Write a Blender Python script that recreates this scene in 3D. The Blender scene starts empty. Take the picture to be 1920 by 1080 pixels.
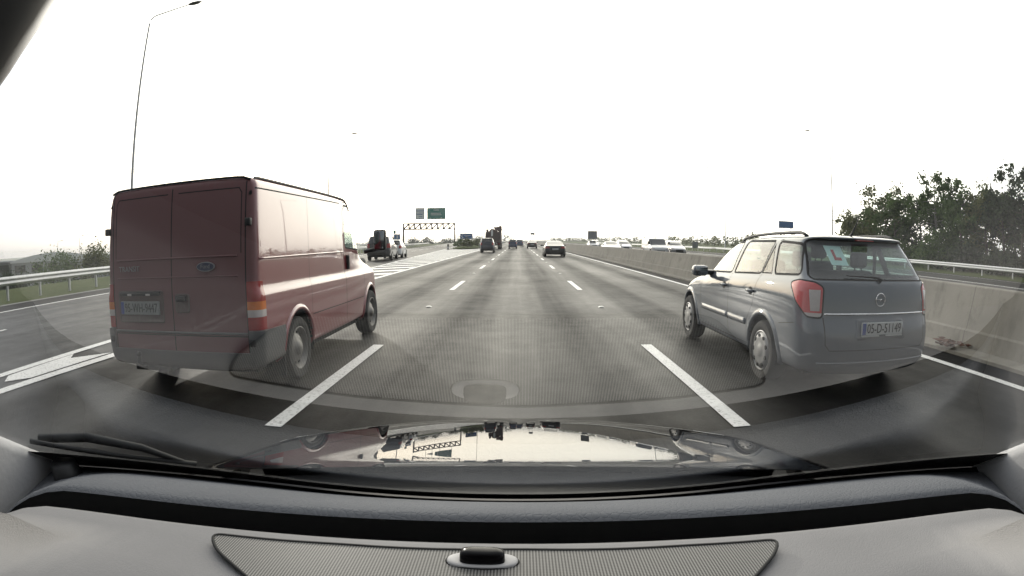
import bpy, bmesh, math, random
from mathutils import Vector, Matrix, noise
R = math.radians
scene = bpy.context.scene
COL = scene.collection
random.seed(7)

# ------------------------------------------------------------------ camera
CAM_H = 1.43
cd = bpy.data.cameras.new('dash_camera')
cam = bpy.data.objects.new('dash_camera', cd); COL.objects.link(cam)
scene.camera = cam
scene.render.engine = 'CYCLES'
cam.location = (0, 0, CAM_H)
cam.rotation_euler = (R(90 - 4.90), 0, R(0.71))
cd.type = 'PANO'
cd.sensor_fit = 'HORIZONTAL'; cd.sensor_width = 36.0; cd.sensor_height = 20.25
cd.clip_start = 0.005; cd.clip_end = 6000
_c = cd.cycles if hasattr(cd, 'cycles') and hasattr(cd.cycles, 'panorama_type') else cd
_c.panorama_type = 'FISHEYE_EQUISOLID'
_c.fisheye_lens = 1050 / 1920 * 36.0
_c.fisheye_fov = R(180)

# ------------------------------------------------------------------ light
SUN_EL, SUN_AZ = 10.0, -25.4            # azimuth from straight ahead, minus = to the left
world = bpy.data.worlds.new("World"); scene.world = world; world.use_nodes = True
nt = world.node_tree; nt.nodes.clear()
sky = nt.nodes.new('ShaderNodeTexSky'); sky.sky_type = 'NISHITA'; sky.sun_disc = False
sky.sun_elevation = R(SUN_EL); sky.sun_rotation = R(SUN_AZ)
sky.air_density = 1.0; sky.dust_density = 1.5; sky.ozone_density = 0.6
bg = nt.nodes.new('ShaderNodeBackground'); bg.inputs['Strength'].default_value = 0.15
out = nt.nodes.new('ShaderNodeOutputWorld')
# hazy white afternoon: the clear sky is lost in bright haze, strongest on the sun's side and dim behind
tcw = nt.nodes.new('ShaderNodeTexCoord')
dotw = nt.nodes.new('ShaderNodeVectorMath'); dotw.operation = 'DOT_PRODUCT'
_haz = Vector((math.sin(R(4)), math.cos(R(4)), 0.22)).normalized()
dotw.inputs[1].default_value = _haz
nt.links.new(tcw.outputs['Generated'], dotw.inputs[0])
mrw = nt.nodes.new('ShaderNodeMapRange'); mrw.interpolation_type = 'SMOOTHSTEP'
mrw.inputs[1].default_value = -0.6; mrw.inputs[2].default_value = 0.40; mrw.inputs[3].default_value = 2.8; mrw.inputs[4].default_value = 13.5
mr2 = nt.nodes.new('ShaderNodeMapRange'); mr2.interpolation_type = 'SMOOTHSTEP'
mr2.inputs[1].default_value = 0.52; mr2.inputs[2].default_value = 1.0; mr2.inputs[3].default_value = 0.0; mr2.inputs[4].default_value = 36.0
nt.links.new(dotw.outputs['Value'], mrw.inputs[0]); nt.links.new(dotw.outputs['Value'], mr2.inputs[0])
hza = nt.nodes.new('ShaderNodeVectorMath'); hza.operation = 'SCALE'; hza.inputs[0].default_value = (0.96, 0.985, 1.02)
hzb = nt.nodes.new('ShaderNodeVectorMath'); hzb.operation = 'SCALE'; hzb.inputs[0].default_value = (1.0, 0.92, 0.75)
nt.links.new(mrw.outputs[0], hza.inputs['Scale']); nt.links.new(mr2.outputs[0], hzb.inputs['Scale'])
hz = nt.nodes.new('ShaderNodeVectorMath'); hz.operation = 'ADD'
nt.links.new(hza.outputs[0], hz.inputs[0]); nt.links.new(hzb.outputs[0], hz.inputs[1])
veil = nt.nodes.new('ShaderNodeMix'); veil.data_type = 'RGBA'; veil.inputs[0].default_value = 0.8
nt.links.new(sky.outputs[0], veil.inputs[6]); nt.links.new(hz.outputs[0], veil.inputs[7])
nt.links.new(veil.outputs[2], bg.inputs[0]); nt.links.new(bg.outputs[0], out.inputs[0])
sd = bpy.data.lights.new('sun', 'SUN'); sd.energy = 2.0; sd.angle = R(0.8); sd.color = (1.0, 0.95, 0.87)
sun = bpy.data.objects.new('sun', sd); COL.objects.link(sun)
_sdir = Vector((math.sin(R(SUN_AZ)) * math.cos(R(SUN_EL)), math.cos(R(SUN_AZ)) * math.cos(R(SUN_EL)), math.sin(R(SUN_EL))))
sun.rotation_euler = _sdir.to_track_quat('Z', 'Y').to_euler()
scene.view_settings.view_transform = 'Standard'; scene.view_settings.look = 'None'
scene.view_settings.exposure = -0.5; scene.view_settings.gamma = 1.0
scene.cycles.max_bounces = 10; scene.cycles.transparent_max_bounces = 24
scene.cycles.caustics_reflective = False; scene.cycles.caustics_refractive = False
scene.cycles.use_denoising = True

# ------------------------------------------------------------------ material helpers
def new_mat(name):
    m = bpy.data.materials.new(name); m.use_nodes = True
    n = m.node_tree; n.nodes.clear()
    o = n.nodes.new('ShaderNodeOutputMaterial'); b = n.nodes.new('ShaderNodeBsdfPrincipled')
    n.links.new(b.outputs[0], o.inputs[0])
    return m, n, b
def N(n, t, **kw):
    x = n.nodes.new(t)
    for k, v in kw.items(): setattr(x, k, v)
    return x
def texco(n, kind='Object', scale=None):
    t = N(n, 'ShaderNodeTexCoord')
    if scale is None: return t.outputs[kind]
    mp = N(n, 'ShaderNodeMapping'); mp.inputs['Scale'].default_value = scale
    n.links.new(t.outputs[kind], mp.inputs[0]); return mp.outputs[0]
def noise_tex(n, vec, scale, detail=4, rough=0.55):
    t = N(n, 'ShaderNodeTexNoise'); t.inputs['Scale'].default_value = scale
    t.inputs['Detail'].default_value = detail; t.inputs['Roughness'].default_value = rough
    if vec is not None: n.links.new(vec, t.inputs['Vector'])
    return t.outputs['Fac']
def ramp(n, fac, stops):
    r = N(n, 'ShaderNodeValToRGB')
    e = r.color_ramp.elements
    while len(e) < len(stops): e.new(0.5)
    for i, (p, c) in enumerate(stops):
        e[i].position = p
        e[i].color = tuple(c) + (1,) if hasattr(c, '__len__') else (c, c, c, 1)
    n.links.new(fac, r.inputs[0]); return r.outputs[0]
def mix(n, fac, a, b, mode='MIX'):
    x = N(n, 'ShaderNodeMix', data_type='RGBA', blend_type=mode)
    for s, v in ((0, fac), (6, a), (7, b)):
        if hasattr(v, 'node'): n.links.new(v, x.inputs[s])
        else: x.inputs[s].default_value = v if s == 0 else (tuple(v) + (1,) if len(v) == 3 else v)
    return x.outputs[2]
def bump(n, b, h, strength=0.3, dist=0.01):
    x = N(n, 'ShaderNodeBump'); x.inputs['Strength'].default_value = strength; x.inputs['Distance'].default_value = dist
    n.links.new(h, x.inputs['Height']); n.links.new(x.outputs[0], b.inputs['Normal']); return x

def mat_plain(name, col, rough=0.5, metal=0.0, var=0.15, scale=8.0, spec=0.5, coat=0.0, bumpk=0.0, bscale=60, emit=None):
    m, n, b = new_mat(name)
    v = texco(n)
    f = noise_tex(n, v, scale, 5)
    lo = [c * (1 - var) for c in col]; hi = [min(1, c * (1 + var)) for c in col]
    n.links.new(mix(n, f, lo, hi), b.inputs['Base Color'])
    b.inputs['Roughness'].default_value = rough; b.inputs['Metallic'].default_value = metal
    b.inputs['Specular IOR Level'].default_value = spec
    b.inputs['Coat Weight'].default_value = coat; b.inputs['Coat Roughness'].default_value = 0.06
    if bumpk: bump(n, b, noise_tex(n, v, bscale, 3), bumpk, 0.004)
    return m

def mat_paint(name, col, rough=0.35, metal=0.0, coat=0.6, dirt=0.3, dirt_col=(0.16, 0.145, 0.125), dirt_h=0.7, coat_rough=0.08, coat_ior=1.6, tail=0.0, spec=0.5):
    """car paint with road dust that thins out upwards (dust lies low on the bodywork)"""
    m, n, b = new_mat(name)
    t = N(n, 'ShaderNodeTexCoord'); sp = N(n, 'ShaderNodeSeparateXYZ'); n.links.new(t.outputs['Object'], sp.inputs[0])
    mr = N(n, 'ShaderNodeMapRange'); mr.inputs[1].default_value = 0.15; mr.inputs[2].default_value = dirt_h
    mr.inputs[3].default_value = 1.0; mr.inputs[4].default_value = 0.0
    n.links.new(sp.outputs[2], mr.inputs[0])
    f1 = noise_tex(n, t.outputs['Object'], 5.0, 7, 0.65)
    mp = N(n, 'ShaderNodeMapping'); mp.inputs['Scale'].default_value = (9, 9, 1.2); n.links.new(t.outputs['Object'], mp.inputs[0])
    f2 = noise_tex(n, mp.outputs[0], 3.0, 5)
    a = N(n, 'ShaderNodeMath', operation='ADD'); n.links.new(mr.outputs[0], a.inputs[0]); a.inputs[1].default_value = 0.22
    mu = N(n, 'ShaderNodeMath', operation='MULTIPLY'); n.links.new(a.outputs[0], mu.inputs[0])
    av = N(n, 'ShaderNodeMath', operation='ADD'); n.links.new(f1, av.inputs[0]); n.links.new(f2, av.inputs[1])
    n.links.new(av.outputs[0], mu.inputs[1])
    mk = N(n, 'ShaderNodeMath', operation='MULTIPLY', use_clamp=True); n.links.new(mu.outputs[0], mk.inputs[0]); mk.inputs[1].default_value = dirt
    if tail:                                                  # road film whirled up on to the tail
        tm = N(n, 'ShaderNodeMapRange'); tm.inputs[1].default_value = 0.02; tm.inputs[2].default_value = 0.14; tm.inputs[3].default_value = tail; tm.inputs[4].default_value = 0.0
        n.links.new(sp.outputs[1], tm.inputs[0])
        tq = N(n, 'ShaderNodeMath', operation='MULTIPLY'); n.links.new(tm.outputs[0], tq.inputs[0]); n.links.new(av.outputs[0], tq.inputs[1])
        m0 = mk; mk = N(n, 'ShaderNodeMath', operation='ADD', use_clamp=True); n.links.new(m0.outputs[0], mk.inputs[0]); n.links.new(tq.outputs[0], mk.inputs[1])
    n.links.new(mix(n, mk.outputs[0], col, dirt_col), b.inputs['Base Color'])
    rr = N(n, 'ShaderNodeMapRange'); rr.inputs[3].default_value = rough; rr.inputs[4].default_value = 0.75
    n.links.new(mk.outputs[0], rr.inputs[0]); n.links.new(rr.outputs[0], b.inputs['Roughness'])
    cw = N(n, 'ShaderNodeMapRange'); cw.inputs[3].default_value = coat; cw.inputs[4].default_value = coat * 0.25
    n.links.new(mk.outputs[0], cw.inputs[0]); n.links.new(cw.outputs[0], b.inputs['Coat Weight'])
    b.inputs['Coat Roughness'].default_value = coat_rough; b.inputs['Coat IOR'].default_value = coat_ior
    b.inputs['Metallic'].default_value = metal; b.inputs['Specular IOR Level'].default_value = spec
    return m

def mat_glass(name, tint=(0.80, 0.88, 0.85), spec=1.0, dust=0.0):
    """thin sheet of glass: clear with a mirror reflection that grows towards grazing angles"""
    m = bpy.data.materials.new(name); m.use_nodes = True
    n = m.node_tree; n.nodes.clear()
    o = n.nodes.new('ShaderNodeOutputMaterial')
    g = N(n, 'ShaderNodeNewGeometry')
    d = N(n, 'ShaderNodeVectorMath', operation='DOT_PRODUCT'); n.links.new(g.outputs['Normal'], d.inputs[0]); n.links.new(g.outputs['Incoming'], d.inputs[1])
    ab = N(n, 'ShaderNodeMath', operation='ABSOLUTE'); n.links.new(d.outputs['Value'], ab.inputs[0])
    om = N(n, 'ShaderNodeMath', operation='SUBTRACT'); om.inputs[0].default_value = 1.0; n.links.new(ab.outputs[0], om.inputs[1])
    pw = N(n, 'ShaderNodeMath', operation='POWER'); n.links.new(om.outputs[0], pw.inputs[0]); pw.inputs[1].default_value = 5.0
    ma = N(n, 'ShaderNodeMath', operation='MULTIPLY_ADD'); n.links.new(pw.outputs[0], ma.inputs[0]); ma.inputs[1].default_value = 0.958; ma.inputs[2].default_value = 0.042
    # both faces of the sheet: 2F/(1+F)
    t2 = N(n, 'ShaderNodeMath', operation='MULTIPLY'); n.links.new(ma.outputs[0], t2.inputs[0]); t2.inputs[1].default_value = 2.0 * spec
    p1 = N(n, 'ShaderNodeMath', operation='ADD'); n.links.new(ma.outputs[0], p1.inputs[0]); p1.inputs[1].default_value = 1.0
    dv = N(n, 'ShaderNodeMath', operation='DIVIDE', use_clamp=True); n.links.new(t2.outputs[0], dv.inputs[0]); n.links.new(p1.outputs[0], dv.inputs[1])
    tr = N(n, 'ShaderNodeBsdfTransparent'); tr.inputs[0].default_value = tuple(tint) + (1,)
    gl = N(n, 'ShaderNodeBsdfGlossy'); gl.inputs['Roughness'].default_value = 0.0; gl.inputs['Color'].default_value = (1, 1, 1, 1)
    mx = N(n, 'ShaderNodeMixShader'); n.links.new(dv.outputs[0], mx.inputs[0]); n.links.new(tr.outputs[0], mx.inputs[1]); n.links.new(gl.outputs[0], mx.inputs[2])
    last = mx.outputs[0]
    if dust:
        df = N(n, 'ShaderNodeBsdfDiffuse'); df.inputs[0].default_value = (0.35, 0.33, 0.30, 1)
        f = ramp(n, noise_tex(n, texco(n), 6, 8, 0.7), [(0.35, 0.0), (0.9, dust)])
        m2 = N(n, 'ShaderNodeMixShader'); n.links.new(f, m2.inputs[0]); n.links.new(last, m2.inputs[1]); n.links.new(df.outputs[0], m2.inputs[2]); last = m2.outputs[0]
    n.links.new(last, o.inputs[0])
    return m

# ------------------------------------------------------------------ object helpers
def link(o, parent=None):
    COL.objects.link(o)
    if parent is not None: o.parent = parent
    return o
def obj(name, bm, mats, parent=None, smooth=True, label=None):
    me = bpy.data.meshes.new(name)
    if isinstance(bm, bmesh.types.BMesh):
        bm.to_mesh(me); bm.free()
    else:
        me.from_pydata(*bm)
    if smooth:
        for p in me.polygons: p.use_smooth = True
    for m in (mats if isinstance(mats, (list, tuple)) else [mats]): me.materials.append(m)
    o = bpy.data.objects.new(name, me); link(o, parent)
    if label: o['label'] = label
    return o
def auto_smooth(o, ang=35):
    me = o.data
    bm = bmesh.new(); bm.from_mesh(me)
    for e in bm.edges:
        if len(e.link_faces) == 2 and e.calc_face_angle(0) > R(ang): e.smooth = False
    bm.to_mesh(me); bm.free()
    return o
def tag(o, label, cat, group=None):
    o['label'] = label; o['category'] = cat
    if group: o['group'] = group
    return o
def struct(o, kind='structure'):
    o['kind'] = kind; return o
def thing(name, label, cat, loc=(0, 0, 0), rz=0, group=None):
    o = bpy.data.objects.new(name, None); o.empty_display_size = 0.2; link(o)
    o.location = loc; o.rotation_euler = (0, 0, rz)
    return tag(o, label, cat, group)
def copy_tree(o, parent=None):
    c = o.copy(); COL.objects.link(c); c.parent = parent
    if parent is not None: c.matrix_parent_inverse = o.matrix_parent_inverse.copy()
    for ch in [x for x in bpy.data.objects if x.parent == o]: copy_tree(ch, c)
    return c
def dup(o, label, loc, rz=None, group=None):
    c = copy_tree(o); c.location = loc
    if rz is not None: c.rotation_euler = (0, 0, rz)
    c['label'] = label
    if group: c['group'] = group
    return c

def box(bm, lo, hi, bevel=0.0, mi=0):
    x0, y0, z0 = lo; x1, y1, z1 = hi
    vs = [bm.verts.new(p) for p in ((x0,y0,z0),(x1,y0,z0),(x1,y1,z0),(x0,y1,z0),(x0,y0,z1),(x1,y0,z1),(x1,y1,z1),(x0,y1,z1))]
    fs = [bm.faces.new([vs[i] for i in q]) for q in ((0,3,2,1),(4,5,6,7),(0,1,5,4),(1,2,6,5),(2,3,7,6),(3,0,4,7))]
    for f in fs: f.material_index = mi
    if bevel:
        es = list({e for f in fs for e in f.edges})
        r = bmesh.ops.bevel(bm, geom=es, offset=bevel, segments=2, affect='EDGES', profile=0.5)
        for f in r['faces']: f.material_index = mi
    return fs
def tube(bm, pts, rad, seg=8, cap=True, mi=0):
    pts = [Vector(p) for p in pts]; n = len(pts); rings = []
    for i, p in enumerate(pts):
        d = (pts[min(i+1, n-1)] - pts[max(i-1, 0)]).normalized()
        a = Vector((0, 0, 1)) if abs(d.z) < 0.9 else Vector((1, 0, 0))
        u = d.cross(a).normalized(); v = d.cross(u)
        r = rad[i] if hasattr(rad, '__len__') else rad
        rings.append([bm.verts.new(p + (u*math.cos(2*math.pi*k/seg) + v*math.sin(2*math.pi*k/seg))*r) for k in range(seg)])
    for a, b in zip(rings, rings[1:]):
        for k in range(seg):
            f = bm.faces.new((a[k], a[(k+1) % seg], b[(k+1) % seg], b[k])); f.material_index = mi
    if cap:
        for r in (rings[0][::-1], rings[-1]):
            f = bm.faces.new(r); f.material_index = mi
def lathe_x(bm, prof, seg=32, cx=0, cy=0, cz=0, mi=0, sgn=1):
    """profile of (x, r) turned round the x axis"""
    rings = []
    for x, r in prof:
        rings.append([bm.verts.new((cx + sgn*x, cy + r*math.cos(2*math.pi*k/seg), cz + r*math.sin(2*math.pi*k/seg))) for k in range(seg)])
    for a, b in zip(rings, rings[1:]):
        for k in range(seg):
            q = (a[k], a[(k+1) % seg], b[(k+1) % seg], b[k])
            f = bm.faces.new(q); f.material_index = mi
    return rings
def fix(bm):
    bmesh.ops.remove_doubles(bm, verts=bm.verts, dist=1e-5)
    bmesh.ops.recalc_face_normals(bm, faces=bm.faces); return bm
def quad_strip(left, right):
    n = len(left); return (list(left) + list(right), [], [(i, n+i, n+i+1, i+1) for i in range(n-1)])
def prism(bm, poly, z0, z1, mi=0):
    a = [bm.verts.new((p[0], p[1], z0)) for p in poly]; b = [bm.verts.new((p[0], p[1], z1)) for p in poly]
    n = len(poly)
    fs = [bm.faces.new(b), bm.faces.new(a[::-1])] + [bm.faces.new((a[i], a[(i+1) % n], b[(i+1) % n], b[i])) for i in range(n)]
    for f in fs: f.material_index = mi
def text_mesh(s, size, depth=0.002, align='CENTER', xs=1.0):
    c = bpy.data.curves.new('lettering', 'FONT'); c.body = s; c.size = size; c.extrude = depth
    c.align_x = align; c.align_y = 'CENTER'; c.resolution_u = 3
    o = bpy.data.objects.new('lettering', c); COL.objects.link(o)
    me = bpy.data.meshes.new_from_object(o.evaluated_get(bpy.context.evaluated_depsgraph_get()))
    bpy.data.objects.remove(o); bpy.data.curves.remove(c)
    me.transform(Matrix.Diagonal((xs, 1, 1, 1)))
    return me
def lettering(name, s, size, mat, parent, loc, rot=(R(90), 0, 0), depth=0.002, align='CENTER', xs=1.0):
    me = text_mesh(s, size, depth, align, xs); me.materials.clear(); me.materials.append(mat)
    o = bpy.data.objects.new(name, me); link(o, parent); o.location = loc; o.rotation_euler = rot
    return o
def round_poly(pts, r, seg=4):
    out = []; n = len(pts)
    for i in range(n):
        p = Vector(pts[i]); a = Vector(pts[i-1]) - p; b = Vector(pts[(i+1) % n]) - p
        d = min(r, a.length*0.45, b.length*0.45)
        s, e = p + a.normalized()*d, p + b.normalized()*d
        for k in range(seg+1):
            t = k/seg; out.append(tuple((1-t)**2*s + 2*t*(1-t)*p + t*t*e))
    return out

# ------------------------------------------------------------------ bodywork: a stack of half-plan outlines, mirrored
def outline(row, nr=4, nc=4, ns=14):
    (yr, yf), w = row['y'], row['w']
    cr, cf = row.get('c', (0.15, 0.3)); tr, tf = row.get('t', (0.0, 0.0)); rb, fb = row.get('b', (0.0, 0.0))
    zr, zf = row['z'] if hasattr(row['z'], '__len__') else (row['z'],)*2
    cr = min(cr, w*0.95); cf = min(cf, w*0.95)
    P = [((w-cr)*i/nr, yr) for i in range(nr)]
    P += [(w-cr+cr*math.sin(math.pi/2*k/nc), yr+cr-cr*math.cos(math.pi/2*k/nc)) for k in range(nc)]
    P += [(w, yr+cr+(yf-cf-yr-cr)*i/ns) for i in range(ns+1)]
    P += [(w-cf+cf*math.cos(math.pi/2*k/nc), yf-cf+cf*math.sin(math.pi/2*k/nc)) for k in range(1, nc+1)]
    P += [((w-cf)*(1-i/nr), yf) for i in range(1, nr+1)]
    ym, hl = (yr+yf)/2, (yf-yr)/2; o = []
    for x, y in P:
        t = (y-ym)/hl
        xx = x*(1 - (tr if t < 0 else tf)*abs(t)**2.2)
        yy = y + (rb*(x/w)**2*max(0, -t)**3 if t < 0 else -fb*(x/w)**2*max(0, t)**3)
        s = (t+1)/2
        z = zr + (zf-zr)*s + row.get('arch', 0)*(1-t*t) + row.get('crown', 0)*(1-(x/w)**2)
        o.append(Vector((xx, yy, z)))
    return o
def body_mesh(rows, sub=2, **kw):
    bm = bmesh.new(); Rr = []
    for r in rows:
        pts = outline(r, **kw)
        right = [bm.verts.new(p) for p in pts]
        left = [right[i] if abs(p.x) < 1e-6 else bm.verts.new((-p.x, p.y, p.z)) for i, p in enumerate(pts)]
        Rr.append((right, left))
    for (r0, l0), (r1, l1) in zip(Rr, Rr[1:]):
        for i in range(len(r0)-1):
            bm.faces.new((r0[i], r0[i+1], r1[i+1], r1[i]))
            bm.faces.new((l0[i+1], l0[i], l1[i], l1[i+1]))
    for (r0, l0), top in ((Rr[0], False), (Rr[-1], True)):
        for i in range(len(r0)-1):
            q = []
            for v in (r0[i], r0[i+1], l0[i+1], l0[i]):
                if v not in q: q.append(v)
            if len(q) > 2: bm.faces.new(q if top else q[::-1])
    bmesh.ops.recalc_face_normals(bm, faces=bm.faces)
    if not sub: return bm
    me = bpy.data.meshes.new('tmp'); bm.to_mesh(me); bm.free()
    o = bpy.data.objects.new('tmp', me); COL.objects.link(o)
    md = o.modifiers.new('s', 'SUBSURF'); md.levels = md.render_levels = sub
    dg = bpy.context.evaluated_depsgraph_get(); m2 = bpy.data.meshes.new_from_object(o.evaluated_get(dg))
    bpy.data.objects.remove(o); bpy.data.meshes.remove(me)
    bm = bmesh.new(); bm.from_mesh(m2); bpy.data.meshes.remove(m2)
    return bm

AX = {'right': (Vector((0,1,0)), Vector((0,0,1)), Vector((1,0,0))), 'left': (Vector((0,1,0)), Vector((0,0,1)), Vector((-1,0,0))),
      'rear': (Vector((1,0,0)), Vector((0,0,1)), Vector((0,-1,0))), 'front': (Vector((1,0,0)), Vector((0,0,1)), Vector((0,1,0))),
      'top': (Vector((1,0,0)), Vector((0,1,0)), Vector((0,0,1)))}
def cut(bm, poly, view, nmin=0.2, where=None):
    """faces of bm inside a convex 2D outline seen from a side; bodywork is split along the outline"""
    u, v, nn = AX[view] if isinstance(view, str) else view
    area = sum(poly[i-1][0]*poly[i][1]-poly[i][0]*poly[i-1][1] for i in range(len(poly)))
    if area < 0: poly = poly[::-1]
    bm.normal_update()
    c = Vector((sum(p[0] for p in poly), sum(p[1] for p in poly)))/len(poly)
    xs = [p[0] for p in poly]; ys = [p[1] for p in poly]
    lo, hi = Vector((min(xs), min(ys))), Vector((max(xs), max(ys)))
    cand = []
    for f in bm.faces:
        if f.normal.dot(nn) < nmin: continue
        if where is not None and not where(f.calc_center_median()): continue
        pu = [q.co.dot(u) for q in f.verts]; pv = [q.co.dot(v) for q in f.verts]
        if max(pu) < lo.x or min(pu) > hi.x or max(pv) < lo.y or min(pv) > hi.y: continue
        cand.append(f)
    n = len(poly)
    for i in range(n):
        a, b = Vector(poly[i]), Vector(poly[(i+1) % n]); d = b-a
        if d.length < 1e-6: continue
        no2 = Vector((d.y, -d.x)).normalized()            # outward
        no = u*no2.x + v*no2.y; co = u*a.x + v*a.y
        inter = [f for f in cand if any((q.co-co).dot(no) < 0 for q in f.verts)]
        split = [f for f in inter if any((q.co-co).dot(no) > 1e-6 for q in f.verts)]
        keep = [f for f in inter if f not in set(split)]
        if split:
            geom = list(split) + list({e for f in split for e in f.edges}) + list({q for f in split for q in f.verts})
            r = bmesh.ops.bisect_plane(bm, geom=geom, plane_co=co, plane_no=no, dist=1e-6)
            keep += [f for f in r['geom'] if isinstance(f, bmesh.types.BMFace) and (f.calc_center_median()-co).dot(no) < 0]
        cand = keep
    return [f for f in set(cand) if f.is_valid]
def take(bm, faces, push=0.0, rim=0.0):
    """move faces out of bm into a new bmesh; push along the mean normal; rim gives it an edge of that depth"""
    nb = bmesh.new(); mp = {}
    for f in faces:
        vs = []
        for q in f.verts:
            if q not in mp: mp[q] = nb.verts.new(q.co)
            vs.append(mp[q])
        nb.faces.new(vs)
    bmesh.ops.delete(bm, geom=faces, context='FACES')
    nb.normal_update()
    if push:
        d = {q: q.normal.copy() for q in nb.verts}
        for q in nb.verts: q.co += d[q]*push
    if rim:
        be = [e for e in nb.edges if e.is_boundary]
        d = {q: q.normal.copy() for q in nb.verts}
        r = bmesh.ops.extrude_edge_only(nb, edges=be)
        nv = [q for q in r['geom'] if isinstance(q, bmesh.types.BMVert)]
        om = {}
        for q in nv:
            best = min((e.other_vert(q) for e in q.link_edges if e.other_vert(q) not in nv), key=lambda w: (w.co-q.co).length)
            q.co -= d.get(best, Vector())*rim
        nb.normal_update()
    return nb
def paint_line(bm, pts, width, view, mi, nmin=0.2, depth=0.0, where=None):
    """a seam: faces along a polyline get material mi, sunk by depth"""
    for a, b in zip(pts, pts[1:]):
        a, b = Vector(a), Vector(b); d = (b-a).normalized(); p = Vector((-d.y, d.x))*width/2
        a2, b2 = a-d*width*0.3, b+d*width*0.3
        for f in cut(bm, [tuple(a2-p), tuple(b2-p), tuple(b2+p), tuple(a2+p)], view, nmin, where): f.material_index = mi
def solidify(bm, t, mi_in):
    """inner skin so that the shell has thickness"""
    bm.normal_update()
    d = {q: q.normal.copy() for q in bm.verts}
    bnd = [e for e in bm.edges if e.is_boundary]
    fs = list(bm.faces); mp = {q: bm.verts.new(q.co - d[q]*t) for q in list(bm.verts)}
    for f in fs:
        g = bm.faces.new([mp[q] for q in reversed(f.verts)]); g.material_index = mi_in
    for e in bnd:
        f = e.link_faces[0]; a, b = e.verts
        vs = list(f.verts); i = vs.index(a)
        if vs[(i+1) % len(vs)] != b: a, b = b, a
        g = bm.faces.new((b, a, mp[a], mp[b])); g.material_index = mi_in
    bm.normal_update()

# ------------------------------------------------------------------ shared materials
M = {}
M['black'] = mat_plain('black_plastic', (0.018, 0.018, 0.019), 0.55, var=0.2)
M['seam'] = mat_plain('seam_dark', (0.008, 0.008, 0.008), 0.8)
M['trim'] = mat_plain('cabin_trim', (0.035, 0.036, 0.038), 0.8, var=0.3)
M['rubber'] = mat_plain('tyre_rubber', (0.03, 0.029, 0.027), 0.85, var=0.35, scale=20, bumpk=0.4, bscale=40)
M['chrome'] = mat_plain('chrome', (0.8, 0.8, 0.8), 0.15, metal=1.0, var=0.05)
M['white_plate'] = mat_plain('plate_white', (0.62, 0.63, 0.62), 0.4, var=0.1, scale=12)
M['dirty_plate'] = mat_plain('plate_dusty', (0.27, 0.29, 0.28), 0.6, var=0.2, scale=14)
M['plate_blue'] = mat_plain('plate_blue', (0.02, 0.06, 0.28), 0.4)
M['ink'] = mat_plain('ink_black', (0.01, 0.01, 0.012), 0.5)
M['ink_dusty'] = mat_plain('ink_dusty', (0.05, 0.055, 0.06), 0.6)
M['red_lens'] = mat_plain('lens_red', (0.30, 0.014, 0.012), 0.12, coat=0.8, var=0.15, scale=30)
M['pink_lens'] = mat_plain('lens_pale_red', (0.60, 0.10, 0.10), 0.12, coat=0.8, var=0.12, scale=30)
M['clear_lens'] = mat_plain('lens_clear', (0.55, 0.50, 0.48), 0.12, coat=0.8, var=0.15, scale=30)
M['amber_lens'] = mat_plain('lens_amber', (0.65, 0.17, 0.015), 0.15, coat=0.8, var=0.15, scale=30)
M['mirror'] = mat_plain('mirror_glass', (0.35, 0.37, 0.39), 0.03, metal=1.0, var=0.02)
M['glass'] = mat_glass('window_glass', (0.76, 0.90, 0.87), dust=0.08)
M['rear_glass'] = mat_glass('rear_window_glass', (0.72, 0.90, 0.87), dust=0.10)
M['van_glass'] = mat_glass('cab_window_glass', (0.80, 0.9, 0.87), dust=0.25)
M['dark_glass'] = mat_plain('dark_window', (0.02, 0.022, 0.026), 0.05, coat=0.5)
M['galv'] = mat_plain('galvanised_steel', (0.46, 0.47, 0.48), 0.5, metal=0.6, var=0.25, scale=6)
M['pole'] = mat_plain('lamp_column_steel', (0.45, 0.46, 0.47), 0.55, metal=0.4, var=0.15)
M['white_paint'] = mat_plain('white_paint', (0.75, 0.76, 0.76), 0.35, coat=0.4, var=0.06)
M['sign_blue'] = mat_plain('sign_blue', (0.05, 0.17, 0.45), 0.5, var=0.08)
M['sign_green'] = mat_plain('sign_green', (0.02, 0.26, 0.22), 0.5, var=0.08)
M['sign_white'] = mat_plain('sign_white', (0.80, 0.83, 0.86), 0.5, var=0.06)
M['sign_grey'] = mat_plain('sign_back_grey', (0.22, 0.23, 0.25), 0.6, var=0.15)
# ================================================================== setting: land and roads
def A_line(y):                      # right-hand edge of the slip road (left edge of the hatched gore)
    return -5.95 - 0.0655*y - 0.00012*max(0, y-110)**2
def road_left(y): return A_line(y) - 8.5
def ramp01(a, b, x):
    t = min(1, max(0, (x-a)/(b-a))); return t*t*(3-2*t)
def land_z(x, y):
    l = road_left(min(y, 260))
    z = -0.05
    if x < l - 1.5:
        z += -0.10*ramp01(0, 2, l-1.5-x) - 7.0*ramp01(6, 60, l-x)
    if x > 33: z += 0.25*ramp01(0, 10, x-33)
    return z
xs = [-1800, -900, -500, -320, -220, -160, -120, -95, -80, -70] + [-62+2.2*i for i in range(44)] + [36, 40, 46, 54, 64, 80, 110, 160, 260, 500, 900, 1800]
xs = sorted(set(round(x, 2) for x in xs))
ys = [-60, -30, -15] + [-8+4*i for i in range(50)] + [200, 216, 236, 260, 300, 360, 440, 560, 760, 1100, 1700, 2600]
ys = sorted(set(ys))
V = [(x, y, land_z(x, y)) for y in ys for x in xs]
Fc = [(j*len(xs)+i, j*len(xs)+i+1, (j+1)*len(xs)+i+1, (j+1)*len(xs)+i) for j in range(len(ys)-1) for i in range(len(xs)-1)]
m, n, b = new_mat('verge_grass')
v = texco(n)
c = mix(n, noise_tex(n, v, 0.35, 6), (0.035, 0.055, 0.016), (0.085, 0.105, 0.034))
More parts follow.
